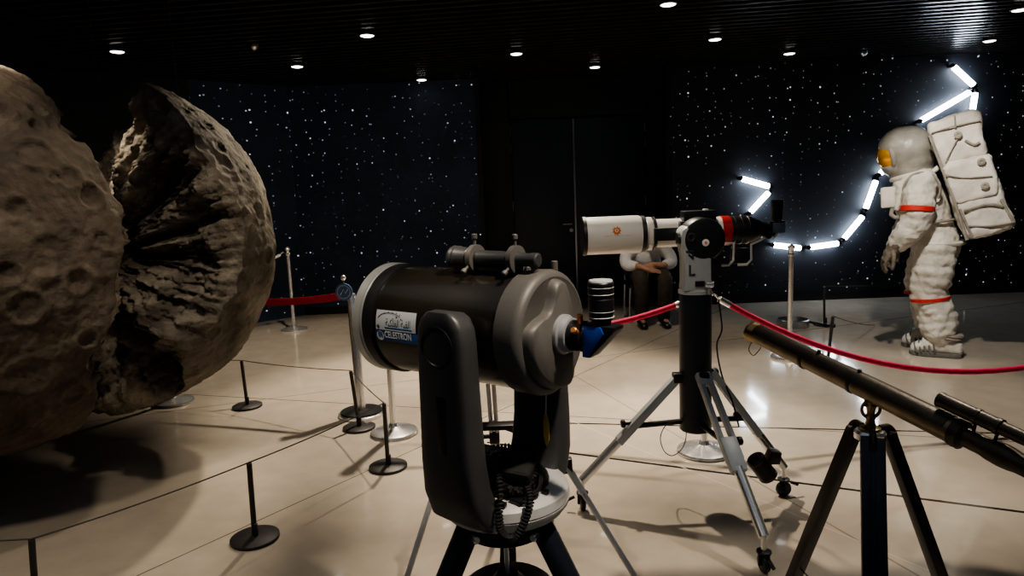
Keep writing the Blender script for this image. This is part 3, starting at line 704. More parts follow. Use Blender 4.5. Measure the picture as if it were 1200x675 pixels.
# fork arms
def arm(sgn):
    path = [(-.198, ZT + .078, .018, .020), (-.199, ZT + .074, .040, .032), (-.2, ZT + .06, .058, .036), (-.2, ZT + .035, .071, .037), (-.2, ZT, .075, .038), (-.2, ZT - .1, .077, .039), (-.199, ZT - .2, .079, .041), (-.198, ZT - .30, .082, .043), (-.190, ZT - .38, .086, .045), (-.170, ZT - .435, .088, .045), (-.135, ZT - .468, .085, .038), (-.10, ZT - .478, .08, .03)]
    rings = []
    for i, (y, z, hx, ht) in enumerate(path):
        a, c = path[max(i - 1, 0)], path[min(i + 1, len(path) - 1)]
        ty, tz = c[0] - a[0], c[1] - a[1]; L = math.hypot(ty, tz); ty, tz = ty/L, tz/L
        ny, nz = -tz, ty                        # normal pointing inwards / outwards
        rg = []
        for q in np.linspace(0, 2*PI, 40, endpoint=False):
            cx, sx = math.cos(q), math.sin(q); e = .42
            px_ = hx*math.copysign(abs(cx)**e, cx); pn = ht*math.copysign(abs(sx)**e, sx)
            rg.append(Vector((px_, sgn*(y + ny*pn), z + nz*pn)))
        rings.append(rg)
    return MB(MS).loft(rings)
for sgn in (1, -1):
    a_ = arm(sgn).build('fork_arm', M['sct_arm'], sct, ang=45)
    yo = -.2*sgn
    k = MB(MS).lathe((0, yo - .036*sgn, ZT - .005), (0, -sgn, 0), [(0, .05), (.004, .05), (.005, .046), (.001, .043), (.001, .012), (.002, .0)], 40); sub(k.build('pivot_cap', M['black'], a_), a_)
    k = MB(MS).cyl((0, yo + .03*sgn, ZT), (0, (.15)*-sgn, ZT), .05, n=32); sub(k.build('pivot_boss', M['black'], a_), a_)
    k = MB(MS).box((.005, yo - .037*sgn, ZT - .2), (.03, .01, .15), .006); sub(k.build('hand_grip', M['black'], a_), a_)
    if sgn == -1:
        tg = MB(MS); tg.tube(smooth_pts([(.045, .152, ZT - .2), (.05, .15, ZT - .22), (.05, .148, ZT - .25), (.05, .146, ZT - .275)]), .0022, 6); sub(tg.build('tag_string', M['print_white'], a_), a_)
        tg = MB(MS).prism([(-.004, 0), (.004, 0), (.011, -.03), (.010, -.075), (.0, -.098), (-.009, -.07), (-.010, -.03)], (.05, .145, ZT - .275), X1, (0, 0, 1), .004, .001); sub(tg.build('yellow_tag', M['yellow'], a_), a_)
        tg = MB(MS); tg.tube(smooth_pts([(.04, .152, ZT - .2), (.058, .148, ZT - .2), (.075, .154, ZT - .185)]), .006, 8); sub(tg.build('cable_plug', M['print_white'], a_), a_)
# drive base
ba = MB(MS).lathe((0, 0, .728), UPZ, [(0, .135), (.012, .165), (.03, .178), (.042, .1805), (.043, .177), (.046, .177), (.047, .181), (.07, .178), (.08, .168), (.085, .14), (.087, .05)], 72).build('drive_base', M['sct_white'], sct)
for (x, y, sx, sy) in ((.115, -.095, .036, .022), (.135, -.05, .02, .014), (.148, -.015, .018, .013), (.09, -.13, .03, .012)):
    k = MB(MS).box((x, y, .818), (sx, sy, .012), .002); sub(k.build('panel_socket', M['black'], ba), ba)
b = MB(MS).ell((0.01, .0, .82), (.125, .115, .045), 28); k = remeshed(b.build('hub_cover', M['black'], ba), .012, 2); sub(k, ba)
# hand controller and its coiled cable
hc = MB(MS).box((.02, -.06, .885), (.22, .11, .045), .014, rot=(.15, .12, .35), seg=3).build('hand_controller', M['rubber'], sct)
k = MB(MS)
for i in range(4):
    for j in range(3): k.box((-.03 + i*.028, -.09 + j*.024, .912), (.016, .012, .008), .002, rot=(.15, .12, .35))
sub(k.build('keypad', M['black'], hc), hc)
def coil(path, R_, turns, r_, name, parent, m):
    pts = smooth_pts(path, 40); N = len(pts); out = []; u = None
    for i, p in enumerate(pts):
        t_ = (pts[min(i + 1, N - 1)] - pts[max(i - 1, 0)]).normalized()
        u = t_.orthogonal().normalized() if u is None else (u - t_*u.dot(t_)).normalized()
        w_ = t_.cross(u); a_ = 2*PI*turns*i/(N - 1)
        out.append(p + (u*math.cos(a_) + w_*math.sin(a_))*R_)
    return MB(MS).tube(out, r_, 6).build(name, m, parent)
cc = coil([(.04, -.08, .885), (.085, -.125, .865), (.105, -.158, .81), (.118, -.168, .765), (.145, -.155, .752), (.162, -.128, .79), (.160, -.10, .835), (.12, -.06, .85)], .0075, 46, .0036, 'coiled_cable', sct, M['rubber'])
cc2 = coil([(-.1, -.03, .87), (-.03, .03, .885), (.05, .05, .89), (.11, .0, .875), (.12, -.06, .845), (.09, -.09, .84), (.02, -.07, .885), (-.07, -.06, .89)], .010, 60, .0042, 'coiled_cable', sct, M['rubber'])
b = MB(MS); b.tube(smooth_pts([(.1, .02, .86), (.13, -.01, .86), (.145, -.04, .835), (.13, -.07, .822)]), .006, 8); b.build('plug_cable', M['black'], sct)
# tripod of the fork telescope
hd = MB(MS).lathe((0, 0, .668), UPZ, [(0, .10), (.004, .112), (.05, .116), (.06, .11), (.06, .02)], 48).build('tripod_head', M['black_metal'], sct)
for k_ in range(3):
    an = math.radians(-90 + 60 + 120*k_) - math.atan2(ux.y, ux.x) + math.radians(0)
    dr = Vector((math.cos(an), math.sin(an), 0)); sd = Vector((-dr.y, dr.x, 0))
    top_ = dr*.115 + Vector((0, 0, .70)); foot = dr*.50; ax_ = (foot - top_); L = ax_.length; ax_.normalize()
    lg = MB(MS).cyl(top_ - ax_*.02, top_ + ax_*.19, .033, n=24, bev=.006).build('tripod_leg', M['pier_paint'], sct)
    k = MB(MS).cyl(top_ + ax_*.185, top_ + ax_*(L - .035), .025, n=24); sub(k.build('lower_tube', M['chrome'], lg), lg)
    k = MB(MS)
    for q in range(5):
        aa = 2*PI*q/5; k.cyl(top_ + ax_*.14 + dr*0, top_ + ax_*.141, .0335, n=20)
    k = MB(MS).cyl(top_ + ax_*(L - .05), foot + Vector((0, 0, .003)), .027, .02, n=20); sub(k.build('rubber_foot', M['rubber'], lg), lg)
    k = MB(MS); k.cyl(top_ + sd*.055 + Vector((0, 0, -.008)), top_ - sd*.055 + Vector((0, 0, -.008)), .011, n=14, bev=.003); sub(k.build('hinge_bolt', M['chrome'], lg), lg)
MB(MS).cyl((0, 0, .40), (0, 0, .67), .007, n=14).build('center_rod', M['chrome'], sct)
MB(MS).cyl((0.0, 0, .30), (0, 0, .46), .02, n=16).build('rod_sleeve', M['black'], sct)
b = MB(MS)
b.lathe((0, 0, .475), UPZ, [(0, .09), (.004, .125), (.018, .13), (.026, .12), (.03, .06), (.06, .03)], 36)
for k_ in range(3):
    an = math.radians(-30 + 120*k_) - math.atan2(ux.y, ux.x); dr = Vector((math.cos(an), math.sin(an), 0))
    b.box(dr*.15 + Vector((0, 0, .485)), (.14, .05, .016), .004, rot=(0, 0, an))
b.build('accessory_tray', M['black'], sct)

# ================================================================== SECOND TRIPOD BEHIND
ap = P(572, 418, 2.62)
tf = [Vector((-.50, 2.42, 0)), Vector((.49, 2.42, 0)), Vector((-.10, 3.12, 0))]
t2_ = thing('camera_tripod', (ap.x, ap.y, 0), 'slim chrome tripod with black clamps standing behind the fork-mounted telescope', 'tripod')
MB().lathe(ap + Vector((0, 0, -.02)), UPZ, [(0, .05), (.004, .06), (.05, .06), (.055, .05)], 28).build('tripod_head', M['black_metal'], t2_)
for f in tf:
    d0 = (f - ap); dr = Vector((d0.x, d0.y, 0)).normalized(); A = ap + dr*.05; ax_ = (f - A); L = ax_.length; ax_.normalize(); sd = Vector((-dr.y, dr.x, 0))
    lg = MB(); lg.cyl(A + sd*.012, A + sd*.012 + ax_*(L*.55), .009, n=12); lg.cyl(A - sd*.012, A - sd*.012 + ax_*(L*.55), .009, n=12)
    lg = lg.build('tripod_leg', M['steel_paint'], t2_)
    k = MB().cyl(A + ax_*(L*.42), A + ax_*(L - .03), .0115, n=16); sub(k.build('lower_tube', M['steel_paint'], lg), lg)
    k = MB().box(A + ax_*(L*.44), (.045, .04, .06), .008); k.cyl(A + ax_*(L*.44), A + ax_*(L*.44) + sd*.05, .01, n=10); sub(k.build('leg_clamp', M['black'], lg), lg)
    k = MB().cyl(A + ax_*(L - .05), f + Vector((0, 0, .002)), .018, n=14); sub(k.build('rubber_foot', M['rubber'], lg), lg)
    mid = A + ax_*(L*.36); hub = ap + Vector((0, 0, -.27))
    k = MB(); k.tube([hub, mid], .010, 8); sub(k.build('brace', M['black'], lg), lg)
k = MB().box(ap + Vector((.0, -.04, -.27)), (.2, .06, .02), .006); k.build('spreader', M['black'], t2_)

# ================================================================== WHITE REFRACTOR ON PIER
YP = 3.25; YT = 3.42
pb, ptop = P(815, 503, YP), P(813, 343, YP)
ref = thing('refractor_telescope', (pb.x, YP, 0), 'white refractor telescope with red band on a blue-black pier with wheeled grey tripod legs', 'telescope')
px0 = pb.x
pier = MB().lathe((px0, YP, pb.z), UPZ, [(0, .072), (.006, .077), (ptop.z - pb.z - .006, .077), (ptop.z - pb.z, .072)], 48).build('pier', M['pier_paint'], ref)
sub(MB().lathe((px0, YP, ptop.z - .004), UPZ, [(0, .066), (.004, .081), (.02, .081), (.026, .068)], 40).build('pier_plate', M['grey_paint'], pier), pier)
# mount head: grey arm with round top
def PX(px, py, y=YP): return P(px, py, y)
ZB = ptop.z + .018
za = P(811, 277, YP - .05).z
arm_pts = [(-.072, 0), (.062, 0), (.060, .03), (.058, .17), (.052, .2), (.02, .26), (.0, .30), (-.03, za - ZB + .045), (-.055, za - ZB + .05), (-.078, za - ZB + .03), (-.085, za - ZB), (-.078, za - ZB - .04), (-.066, .15), (-.066, .03)]
mt = MB().prism(arm_pts, (px0, YP - .01, ZB), (1, 0, 0), (0, 0, 1), .12, .012).build('mount_arm', M['grey_paint'], ref, ang=40)
dc = P(827, 281, YP - .09)
k = MB().lathe((dc.x, dc.y + .13, dc.z), (0, -1, 0), [(0, .095), (.004, .101), (.10, .101), (.108, .096), (.112, .085), (.112, .02)], 56).build('axis_housing', M['black'], ref)
k2 = MB().lathe((dc.x + .005, dc.y + .019, dc.z - .015), (0, -1, 0), [(0, .017), (.003, .017), (.005, .012)], 28); k2 = sub(k2.build('hub_badge', M['print_white'], k), k)
k3 = MB().lathe((dc.x + .005, dc.y + .0145, dc.z - .015), (0, -1, 0), [(0, .007), (.001, .006)], 20); sub(k3.build('badge_dot', M['orange'], k), k)
fy_ = YP - .073                              # marks on the face of the arm
def mark(pts, name='arm_marking', r=.0045): sub(MB().tube([Vector((px0 + x, fy_, ZB + z)) for x, z in pts], r, 6).build(name, M['label_ink'], mt), mt)
mark([(-.038 + .016*math.cos(a), .255 + .016*math.sin(a)) for a in np.linspace(0, 2*PI, 18)], r=.006)
mark([(-.062, .19), (-.03, .19), (-.03, .165)]); mark([(-.05, .175), (-.028, .155)])
mark([(-.045, .125), (-.045, .08), (-.02, .08)])
k = MB().box((px0 + .005, fy_, ZB + .035), (.05, .01, .026), .003); sub(k.build('arm_socket', M['black'], mt), mt)
k = MB().lathe((px0 - .075, YP - .03, za - .01), (-1, 0, 0), [(0, .02), (.01, .03), (.02, .028)], 20); sub(k.build('arm_knob', M['black'], mt), mt)
# optical tube, along +X
xl = P(682, 277, YT); xr_ = P(903, 268, YT); ax_ = Vector((1, 0, (xr_.z - xl.z)/(xr_.x - xl.x))).normalized()
def TX(px): return (P(px, 272, YT).x - xl.x)/ax_.x
o0 = xl
Rd, Rt = .094, .071
tb = MB().lathe(o0, ax_, [(TX(751), Rt), (TX(795), Rt), (TX(846), Rt)], 48).build('main_tube', M['white_paint'], ref)
dsd = MB().lathe(o0, ax_, [(TX(686), Rd - .004), (TX(686), Rd), (TX(748), Rd), (TX(750), Rd - .005), (TX(751), Rt)], 56).build('dew_shield', M['white_paint'], ref)
sub(MB().lathe(o0, ax_, [(0, Rd - .012), (0, Rd + .001), (.003, Rd + .004), (.018, Rd + .004), (.02, Rd)], 56).build('objective_rim', M['black_metal'], dsd), dsd)
sub(MB().lathe(o0 + ax_*.012, ax_, [(0, Rd - .013), (.004, Rd - .013)], 48).build('objective_lens', M['glass'], dsd), dsd)
for a_, c_2, m_, r_ in ((750, 755, 'black', Rd - .002), (757, 763, 'white_paint', Rt + .012), (764, 767, 'black', Rt + .013)):
    MB().lathe(o0, ax_, [(TX(a_), r_ - .003), (TX(a_) + .003, r_), (TX(c_2) - .003, r_), (TX(c_2), r_ - .003)], 48).build('tube_ring', M[m_], ref)
# emblem on the dew shield (camera side), printed lettering too small to read
def wr(px, a, r): q = o0 + ax_*TX(px); return Vector((q.x, q.y - r*math.cos(a), q.z + r*math.sin(a)))
b = MB()
for rr_ in (.016, .011): b.tube([wr(719.5, .3 + rr_*math.sin(q)/Rd, Rd + .001) + Vector((rr_*math.cos(q), 0, 0)) for q in np.linspace(0, 2*PI, 20, endpoint=False)], .0022 if rr_ > .013 else .0025, 6, True)
for q in np.linspace(0, 2*PI, 9, endpoint=False): b.ell(wr(719.5, .3 + .0205*math.sin(q)/Rd, Rd) + Vector((.0205*math.cos(q), 0, 0)), .0028, 8)
b.ell(wr(719.5, .3, Rd - .001), .005, 10); sub(b.build('round_emblem', M['orange'], dsd), dsd)
b = MB()
for i in range(13):
    x = 705 + i*2.4
    if i in (4, 9): continue
    b.tube([wr(x, .02, Rd + .0006), wr(x + .7, .045 + .01*(i % 2), Rd + .0006), wr(x + 1.5, .02, Rd + .0006)], .001, 5)
sub(b.build('tiny_print', mat('faint_print', (.5, .4, .32), .5), dsd), dsd)
# dovetail and clamps
b = MB(); q0, q1 = o0 + ax_*TX(762), o0 + ax_*TX(800); b.box(((q0.x + q1.x)/2, YT - Rt - .02, (q0.z + q1.z)/2 - .0), (q1.x - q0.x, .03, .062), .004); b.build('dovetail_bar', M['black'], ref)
b = MB(); b.box((o0 + ax_*TX(795) + Vector((0, -Rt - .02, .0))), (.035, .05, .12), .006); b.build('saddle_clamp', M['black'], ref)
b = MB(); b.box((o0 + ax_*TX(815) + Vector((0, -.045, Rt + .012))), (.16, .09, .05), .008); b.build('top_saddle', M['black'], ref)
b = MB(); b.box((o0 + ax_*TX(824) + Vector((0, -.04, Rt + .028))), (.022, .05, .03), .006); b.build('saddle_lock', M['grey_paint'], ref)
MB().lathe(o0, ax_, [(TX(843), Rt + .001), (TX(843) + .002, Rt + .003), (TX(853.5), Rt + .003), (TX(854), Rt)], 48).build('red_band', M['red_paint'], ref)
fo = MB().lathe(o0, ax_, [(TX(854), Rt), (TX(876), Rt - .002), (TX(880), Rt - .008), (TX(890), .045), (TX(893), .036), (TX(902), .034), (TX(902) + .004, .03)], 44).build('focuser', M['black'], ref)
b = MB()
for px in (858, 866, 874): b.lathe(o0 + ax_*TX(px), ax_, [(0, Rt - .001), (.001, Rt + .0005), (.002, Rt - .001)], 44)
sub(b.build('focuser_rings', M['steel'], fo), fo)
k = MB().cyl(o0 + ax_*TX(895) + Vector((0, -.03, -.03)), o0 + ax_*TX(895) + Vector((0, -.07, -.03)), .016, n=18, bev=.003); sub(k.build('focus_knob', M['black'], fo), fo)
de = o0 + ax_*TX(903)
dgl = MB().prism([(-.012, -.042), (-.012, .038), (.062, .038), (.062, .03), (.0, -.042)], de, (1, 0, 0), (0, 0, 1), .055, .004).build('star_diagonal', M['black'], ref)
k = MB().prism([(.0, -.046), (.008, -.046), (.07, .03), (.062, .038)], de + Vector((.002, 0, 0)), (1, 0, 0), (0, 0, 1), .06, .002); sub(k.build('mirror_cover', M['sct_white'], dgl), dgl)
k = MB().box(de + Vector((.03, -.029, .005)), (.06, .003, .05), .001); sub(k.build('side_plate', M['steel'], dgl), dgl)
MB().lathe(de + Vector((.032, 0, .036)), UPZ, [(0, .022), (.015, .022), (.016, .027), (.07, .027), (.075, .03), (.105, .03), (.108, .022)], 32).build('eyepiece', M['black'], ref)
# hand-hold bracket below the focuser
b = MB(); q = o0 + ax_*TX(868) + Vector((0, -.02, -Rt)); b.box(q + Vector((-.01, 0, -.055)), (.085, .06, .075), .006); bk = b.build('motor_box', M['black'], ref)
b = MB(); b.tube([q + Vector((-.095, -.03, .012)), q + Vector((-.05, -.03, .012)), q + Vector((-.052, -.03, -.075)), q + Vector((-.075, -.03, -.098)), q + Vector((-.11, -.03, -.098))], .006, 8)
sub(b.build('bracket_wire', M['sct_white'], bk), bk)
b = MB(); b.tube([q + Vector((-.03, -.03, -.098)), q + Vector((.015, -.03, -.098)), q + Vector((.037, -.03, -.075)), q + Vector((.035, -.03, .0)), q + Vector((.085, -.03, .022)), q + Vector((.12, -.03, .045)), q + Vector((.15, -.03, .03))], .006, 8)
sub(b.build('bracket_wire', M['sct_white'], bk), bk)
k = MB().box(P(836, 322, YP - .02), (.035, .04, .16), .006); k.build('motor_drive', M['black'], ref)
k = MB().cyl(P(826, 333, YP - .1), P(836, 333, YP - .1), .016, n=16, bev=.003); k.cyl(P(831, 333, YP - .1), P(831, 345, YP - .1), .009, n=10); k.build('clutch_knob', M['chrome'], ref)
# tripod legs: grey slotted upper, chrome lower, caster
feet = [G(683, 597), G(895, 670), G(918, 581)]
cen = Vector((px0, YP, 0))
for i, f in enumerate(feet):
    dr = (f - cen); dr.z = 0; dr.normalize(); sd = Vector((-dr.y, dr.x, 0))
    topz = .66 if i == 0 else (.68 if i == 1 else .67)
    A = cen + dr*.085 + Vector((0, 0, topz)); Bp = f + Vector((0, 0, .15)); ax3 = (Bp - A); L = ax3.length; ax3.normalize()
    nrm = sd.cross(ax3).normalized()
    if i == 0:
        lg = MB().prism([(-.02, 0), (.02, 0), (.026, L*.62), (-.026, L*.62)], A, sd, ax3, .04, .005).build('tripod_leg', M['grey_paint'], ref)
    else:
        b = MB()
        for q in (-1, 1): b.prism([(q*.022 - .011, 0), (q*.022 + .011, 0), (q*.030 + .010, L*.56), (q*.030 - .010, L*.56)], A, sd, ax3, .035, .004)
        b.prism([(-.034, -.015), (.034, -.015), (.035, .05), (-.035, .05)], A, sd, ax3, .036, .004)
        b.prism([(-.041, L*.42), (.041, L*.42), (.036, L*.63), (-.036, L*.63)], A, sd, ax3, .036, .005)
        lg = b.build('tripod_leg', M['grey_paint'], ref)
    sub(MB().cyl(A + ax3*(L*.6), A + ax3*L, .023, n=24, bev=.003).build('lower_tube', M['chrome'], lg), lg)
    sub(MB().box(A + ax3*.005, (.05, .05, .05), .01).build('top_hinge', M['black'], lg), lg)
    k = MB(); kp = A + ax3*(L*.44) + dr*.01; dk = dr if i == 0 else (sd if i == 1 else -dr); k.cyl(kp, kp + dk*.05, .008, n=10); k.lathe(kp + dk*.04, dk, [(0, .012), (.004, .02), (.02, .02), (.024, .014)], 16); sub(k.build('lock_knob', M['black'], lg), lg)
    k = MB(); k.cyl(A + ax3*(L*.47), Vector((px0, YP, 0)) + dr*.07 + Vector((0, 0, pb.z + .045)), .014, n=12); sub(k.build('brace', M['black'], lg), lg)
    # leveling foot and caster
    sub(MB().cyl(Bp + Vector((0, 0, .01)), f + Vector((0, 0, .085)), .012, n=12).build('leveling_screw', M['chrome'], lg), lg)
    cs = f + Vector((.0, 0, 0)); fx = sd if i else dr
    cb = MB(); cb.lathe(cs + Vector((0, 0, .085)), UPZ, [(0, .03), (.008, .03), (.012, .02)], 20)
    for q in (-1, 1): cb.box(cs + fx*(q*.02) + Vector((0, 0, .06)), (.012, .012, .06), .003)
    sub(cb.build('caster_fork', M['black_metal'], lg), lg)
    w_ = MB().lathe(cs - fx*.014 + Vector((0, 0, .039)), fx, [(0, .026), (.003, .036), (.008, .039), (.02, .039), (.025, .036), (.028, .026)], 28); sub(w_.build('caster_wheel', M['pier_paint'], lg), lg)
    b = MB(); b.tube([cs + dr*.04 + Vector((0, 0, .07)), cs + dr*.075 + Vector((0, 0, .055))], .008, 8); sub(b.build('caster_brake', M['black'], lg), lg)
    if i == 2:
        # battery strapped on the leg
        c1, c2 = P(884, 536, 3.12), P(902, 560, 3.12)
        bt = MB().cyl(c1, c2, .045, n=30, bev=.006).build('battery', M['black'], ref)
        dcb = (c2 - c1).normalized(); LL = (c2 - c1).length
        for q in (.015, LL - .02): sub(MB().lathe(c1 + dcb*q, dcb, [(0, .044), (.001, .0465), (.008, .0465), (.009, .044)], 30).build('battery_ring', M['brass_dark'], bt), bt)
        MB().prism([(-.03, -.01), (.04, -.01), (.05, .05), (.0, .06)], P(902, 540, 3.2), (1, 0, 0), (0, 0, 1), .06, .006).build('battery_clamp', M['black'], ref)
# loose cables
b = MB(); b.tube(smooth_pts([P(842, 352, YP + .05), P(846, 385, YP + .06), P(840, 405, YP + .05), P(846, 440, YP), P(858, 470, YP - .05), P(866, 500, YP - .1)]), .004, 6); b.build('power_cable', M['rubber'], ref)
b = MB(); b.tube(smooth_pts([P(800, 492, YP - .06), P(782, 497, YP - .03), P(774, 512, YP), P(778, 528, YP + .05), P(788, 534, YP + .05), P(799, 526, YP + .02), P(804, 512, YP), P(803, 497, YP - .02)]), .0025, 6); b.build('wire_loop', M['cord'], ref)

# ================================================================== BRASS TELESCOPE
BX = Vector((.87, 2.45, 1.052)); BD = Vector((.205, -.45, -.097)); BL = BD.length; BD.normalize()
br = thing('brass_telescope', (1.075, 2.0, 0), 'antique dark brass telescope with small finder on a dark wooden tripod', 'telescope')
bup = (Vector((0, 0, 1)) - BD*BD.z).normalized()
mtb = MB().lathe(BX, BD, [(.05, .0335), (.44, .0345), (.72, .036), (.765, .0365)], 40).build('main_tube', M['brass'], br)
b = MB().lathe(BX, BD, [(0, .033), (0, .0365), (.004, .038), (.012, .0375), (.016, .0355), (.045, .0355), (.05, .0335)], 40); sub(b.build('objective_cell', M['brass_light'], mtb), mtb)
b = MB().lathe(BX + BD*.008, BD, [(0, .032), (.003, .032)], 36); sub(b.build('objective_lens', M['glass'], mtb), mtb)
for t_ in (.25, .44): b = MB().lathe(BX + BD*t_, BD, [(0, .034), (.002, .0375), (.012, .0375), (.014, .034)], 40); sub(b.build('tube_band', M['brass_dark'], mtb), mtb)
# dark sleeve on the upper side of the tube
rings = []
for t_ in np.linspace(.035, .75, 16):
    rg = []; c_3 = BX + BD*t_; sd = BD.cross(bup)
    for a in np.linspace(-1.25, 1.25, 17): rg.append(c_3 + (bup*math.cos(a) + sd*math.sin(a))*(.0375 + .002*(t_ > .4)))
    for a in np.linspace(1.25, -1.25, 17): rg.append(c_3 + (bup*math.cos(a) + sd*math.sin(a))*.033)
    rings.append(rg)
sub(MB().loft(rings).build('dark_sleeve', M['brass_dark'], mtb), mtb)
for t_ in (.3, .455): k = MB().cyl(BX + BD*t_ + bup*.036, BX + BD*t_ + bup*.047, .006, n=10); sub(k.build('tube_stud', M['brass_dark'], mtb), mtb)
b = MB().lathe(BX + BD*.763, BD, [(0, .0375), (.003, .040), (.026, .040), (.03, .034), (.034, .027), (.08, .0265), (.1, .03), (.13, .0315), (.15, .030), (.17, .0265), (.26, .0255), (.262, .028), (.272, .028), (.275, .022), (.33, .021), (.333, .027), (.36, .029), (.362, .02)], 36)
b.build('draw_tube', M['brass_dark'], br)
fb = P(1101, 473, 1.86)
f0_ = BX + BD*.705 + bup*.068
fnd = MB().lathe(f0_, BD, [(0, .016), (0, .0215), (.005, .022), (.012, .0205), (.1, .0205), (.102, .0225), (.11, .0225), (.112, .0205), (.155, .0205), (.157, .0225), (.165, .0225), (.167, .018), (.25, .0175), (.252, .021), (.27, .02)], 30).build('finder_tube', M['brass_dark'], br)
for t_ in (.105, .16): sub(MB().cyl(f0_ + BD*t_ - bup*.018, f0_ + BD*t_ - bup*.056, .0042, n=10).build('finder_post', M['brass_dark'], fnd), fnd)
sub(MB().lathe(f0_ + BD*.006, BD, [(0, .018), (.002, .018)], 24).build('finder_lens', M['glass'], fnd), fnd)
# dust cap hanging on a chain
cp = BX - bup*.036 + BD*.012
b = MB(); b.tube(smooth_pts([cp, cp + Vector((-.012, 0, -.03)), cp + Vector((.004, -.004, -.052)), cp + Vector((.024, -.01, -.03)), cp + BD*.045 + Vector((0, 0, .0))]), .0018, 6); b.build('cap_chain', M['brass'], br)
# head: yoke wheel, pivot, plate
hp = BX + BD*(BL*1.0) ; hx, hy = 1.078, 2.0
hb = P(1030, 503, 2.0).z
yk = MB(); rc_ = Vector((hx, hy, hb + .066))
yk.tube([rc_ + Vector((.028*math.cos(a), 0, .028*math.sin(a))) for a in np.linspace(0, 2*PI, 28, endpoint=False)], .005, 8, True)
for a in (.5, 2.6, 4.7): yk.tube([rc_, rc_ + Vector((.028*math.cos(a), 0, .028*math.sin(a)))], .004, 6)
yk.build('adjusting_wheel', M['brass_light'], br)
b = MB(); b.lathe((hx, hy, hb + .0), UPZ, [(0, .03), (.008, .03), (.012, .016), (.03, .012), (.045, .016), (.05, .011), (.068, .013), (.076, .017), (.082, .014), (.092, .02)], 24); b.build('pivot_stem', M['brass_light'], br)
b = MB(); b.lathe((hx, hy, hb - .03), UPZ, [(0, .042), (.004, .046), (.022, .046), (.03, .04)], 32)
hub_ = b.build('tripod_hub', M['chrome'], br)
angs = [-PI/2 + .03, PI/2 - 1.06 + 0.0, PI/2 + 1.06]
a0_ = math.atan2(-2, -1.078); angs = [a0_ + .13, a0_ + 2*PI/3, a0_ - 2*PI/3 - .2]
for i, a in enumerate(angs):
    dr = Vector((math.cos(a), math.sin(a), 0)); sd = Vector((-dr.y, dr.x, 0)); o_ = Vector((hx, hy, 0))
    A = o_ + dr*.055 + Vector((0, 0, hb - .01)); f = o_ + dr*.37; ax3 = (f - A); L = ax3.length; ax3.normalize()
    b = MB()
    if i == 0:
        for q in (-1, 1): b.prism([(q*.019 - .0145, .0), (q*.019 + .0145, .0), (q*.019 + .0145, L - .03), (q*.019 - .0145, L - .03)], A, sd, ax3, .026, .004)
        b.prism([(-.01, .02), (.01, .02), (.01, L - .02), (-.01, L - .02)], A, sd, ax3, .02, .002)
    else: b.prism([(-.022, .0), (.022, .0), (.025, L*.5), (.024, L - .03), (-.024, L - .03), (-.025, L*.5)], A, sd, ax3, .034, .005)
    lg = b.build('tripod_leg', M['wood_blue' if i == 0 else 'wood'], br)
    k = MB(); k.cyl(A + ax3*(L - .035), f + Vector((0, 0, .002)), .018, .007, n=14); sub(k.build('leg_tip', M['brass_dark'], lg), lg)
    k = MB(); k.tube(smooth_pts([o_ + dr*.03 + Vector((0, 0, hb + .004)), o_ + dr*.055 + Vector((0, 0, hb + .006)), o_ + dr*.072 + Vector((0, 0, hb - .012)), o_ + dr*.078 + Vector((0, 0, hb - .035))]), .010, 10); k.cyl(A + sd*.032, A - sd*.032, .008, n=12, bev=.002); sub(k.build('hinge_bracket', M['brass_dark'], lg), lg)
    mid = A + ax3*(L*.72)
    k = MB(); k.tube(catenary(mid, o_ + Vector((0, 0, .22)), .02, 10), .0025, 6); sub(k.build('leg_chain', M['brass_dark'], lg), lg)
k = MB(); kA = Vector((hx, hy - .055, hb - .01)); axk = (Vector((hx, hy - .40, 0)) - kA).normalized()

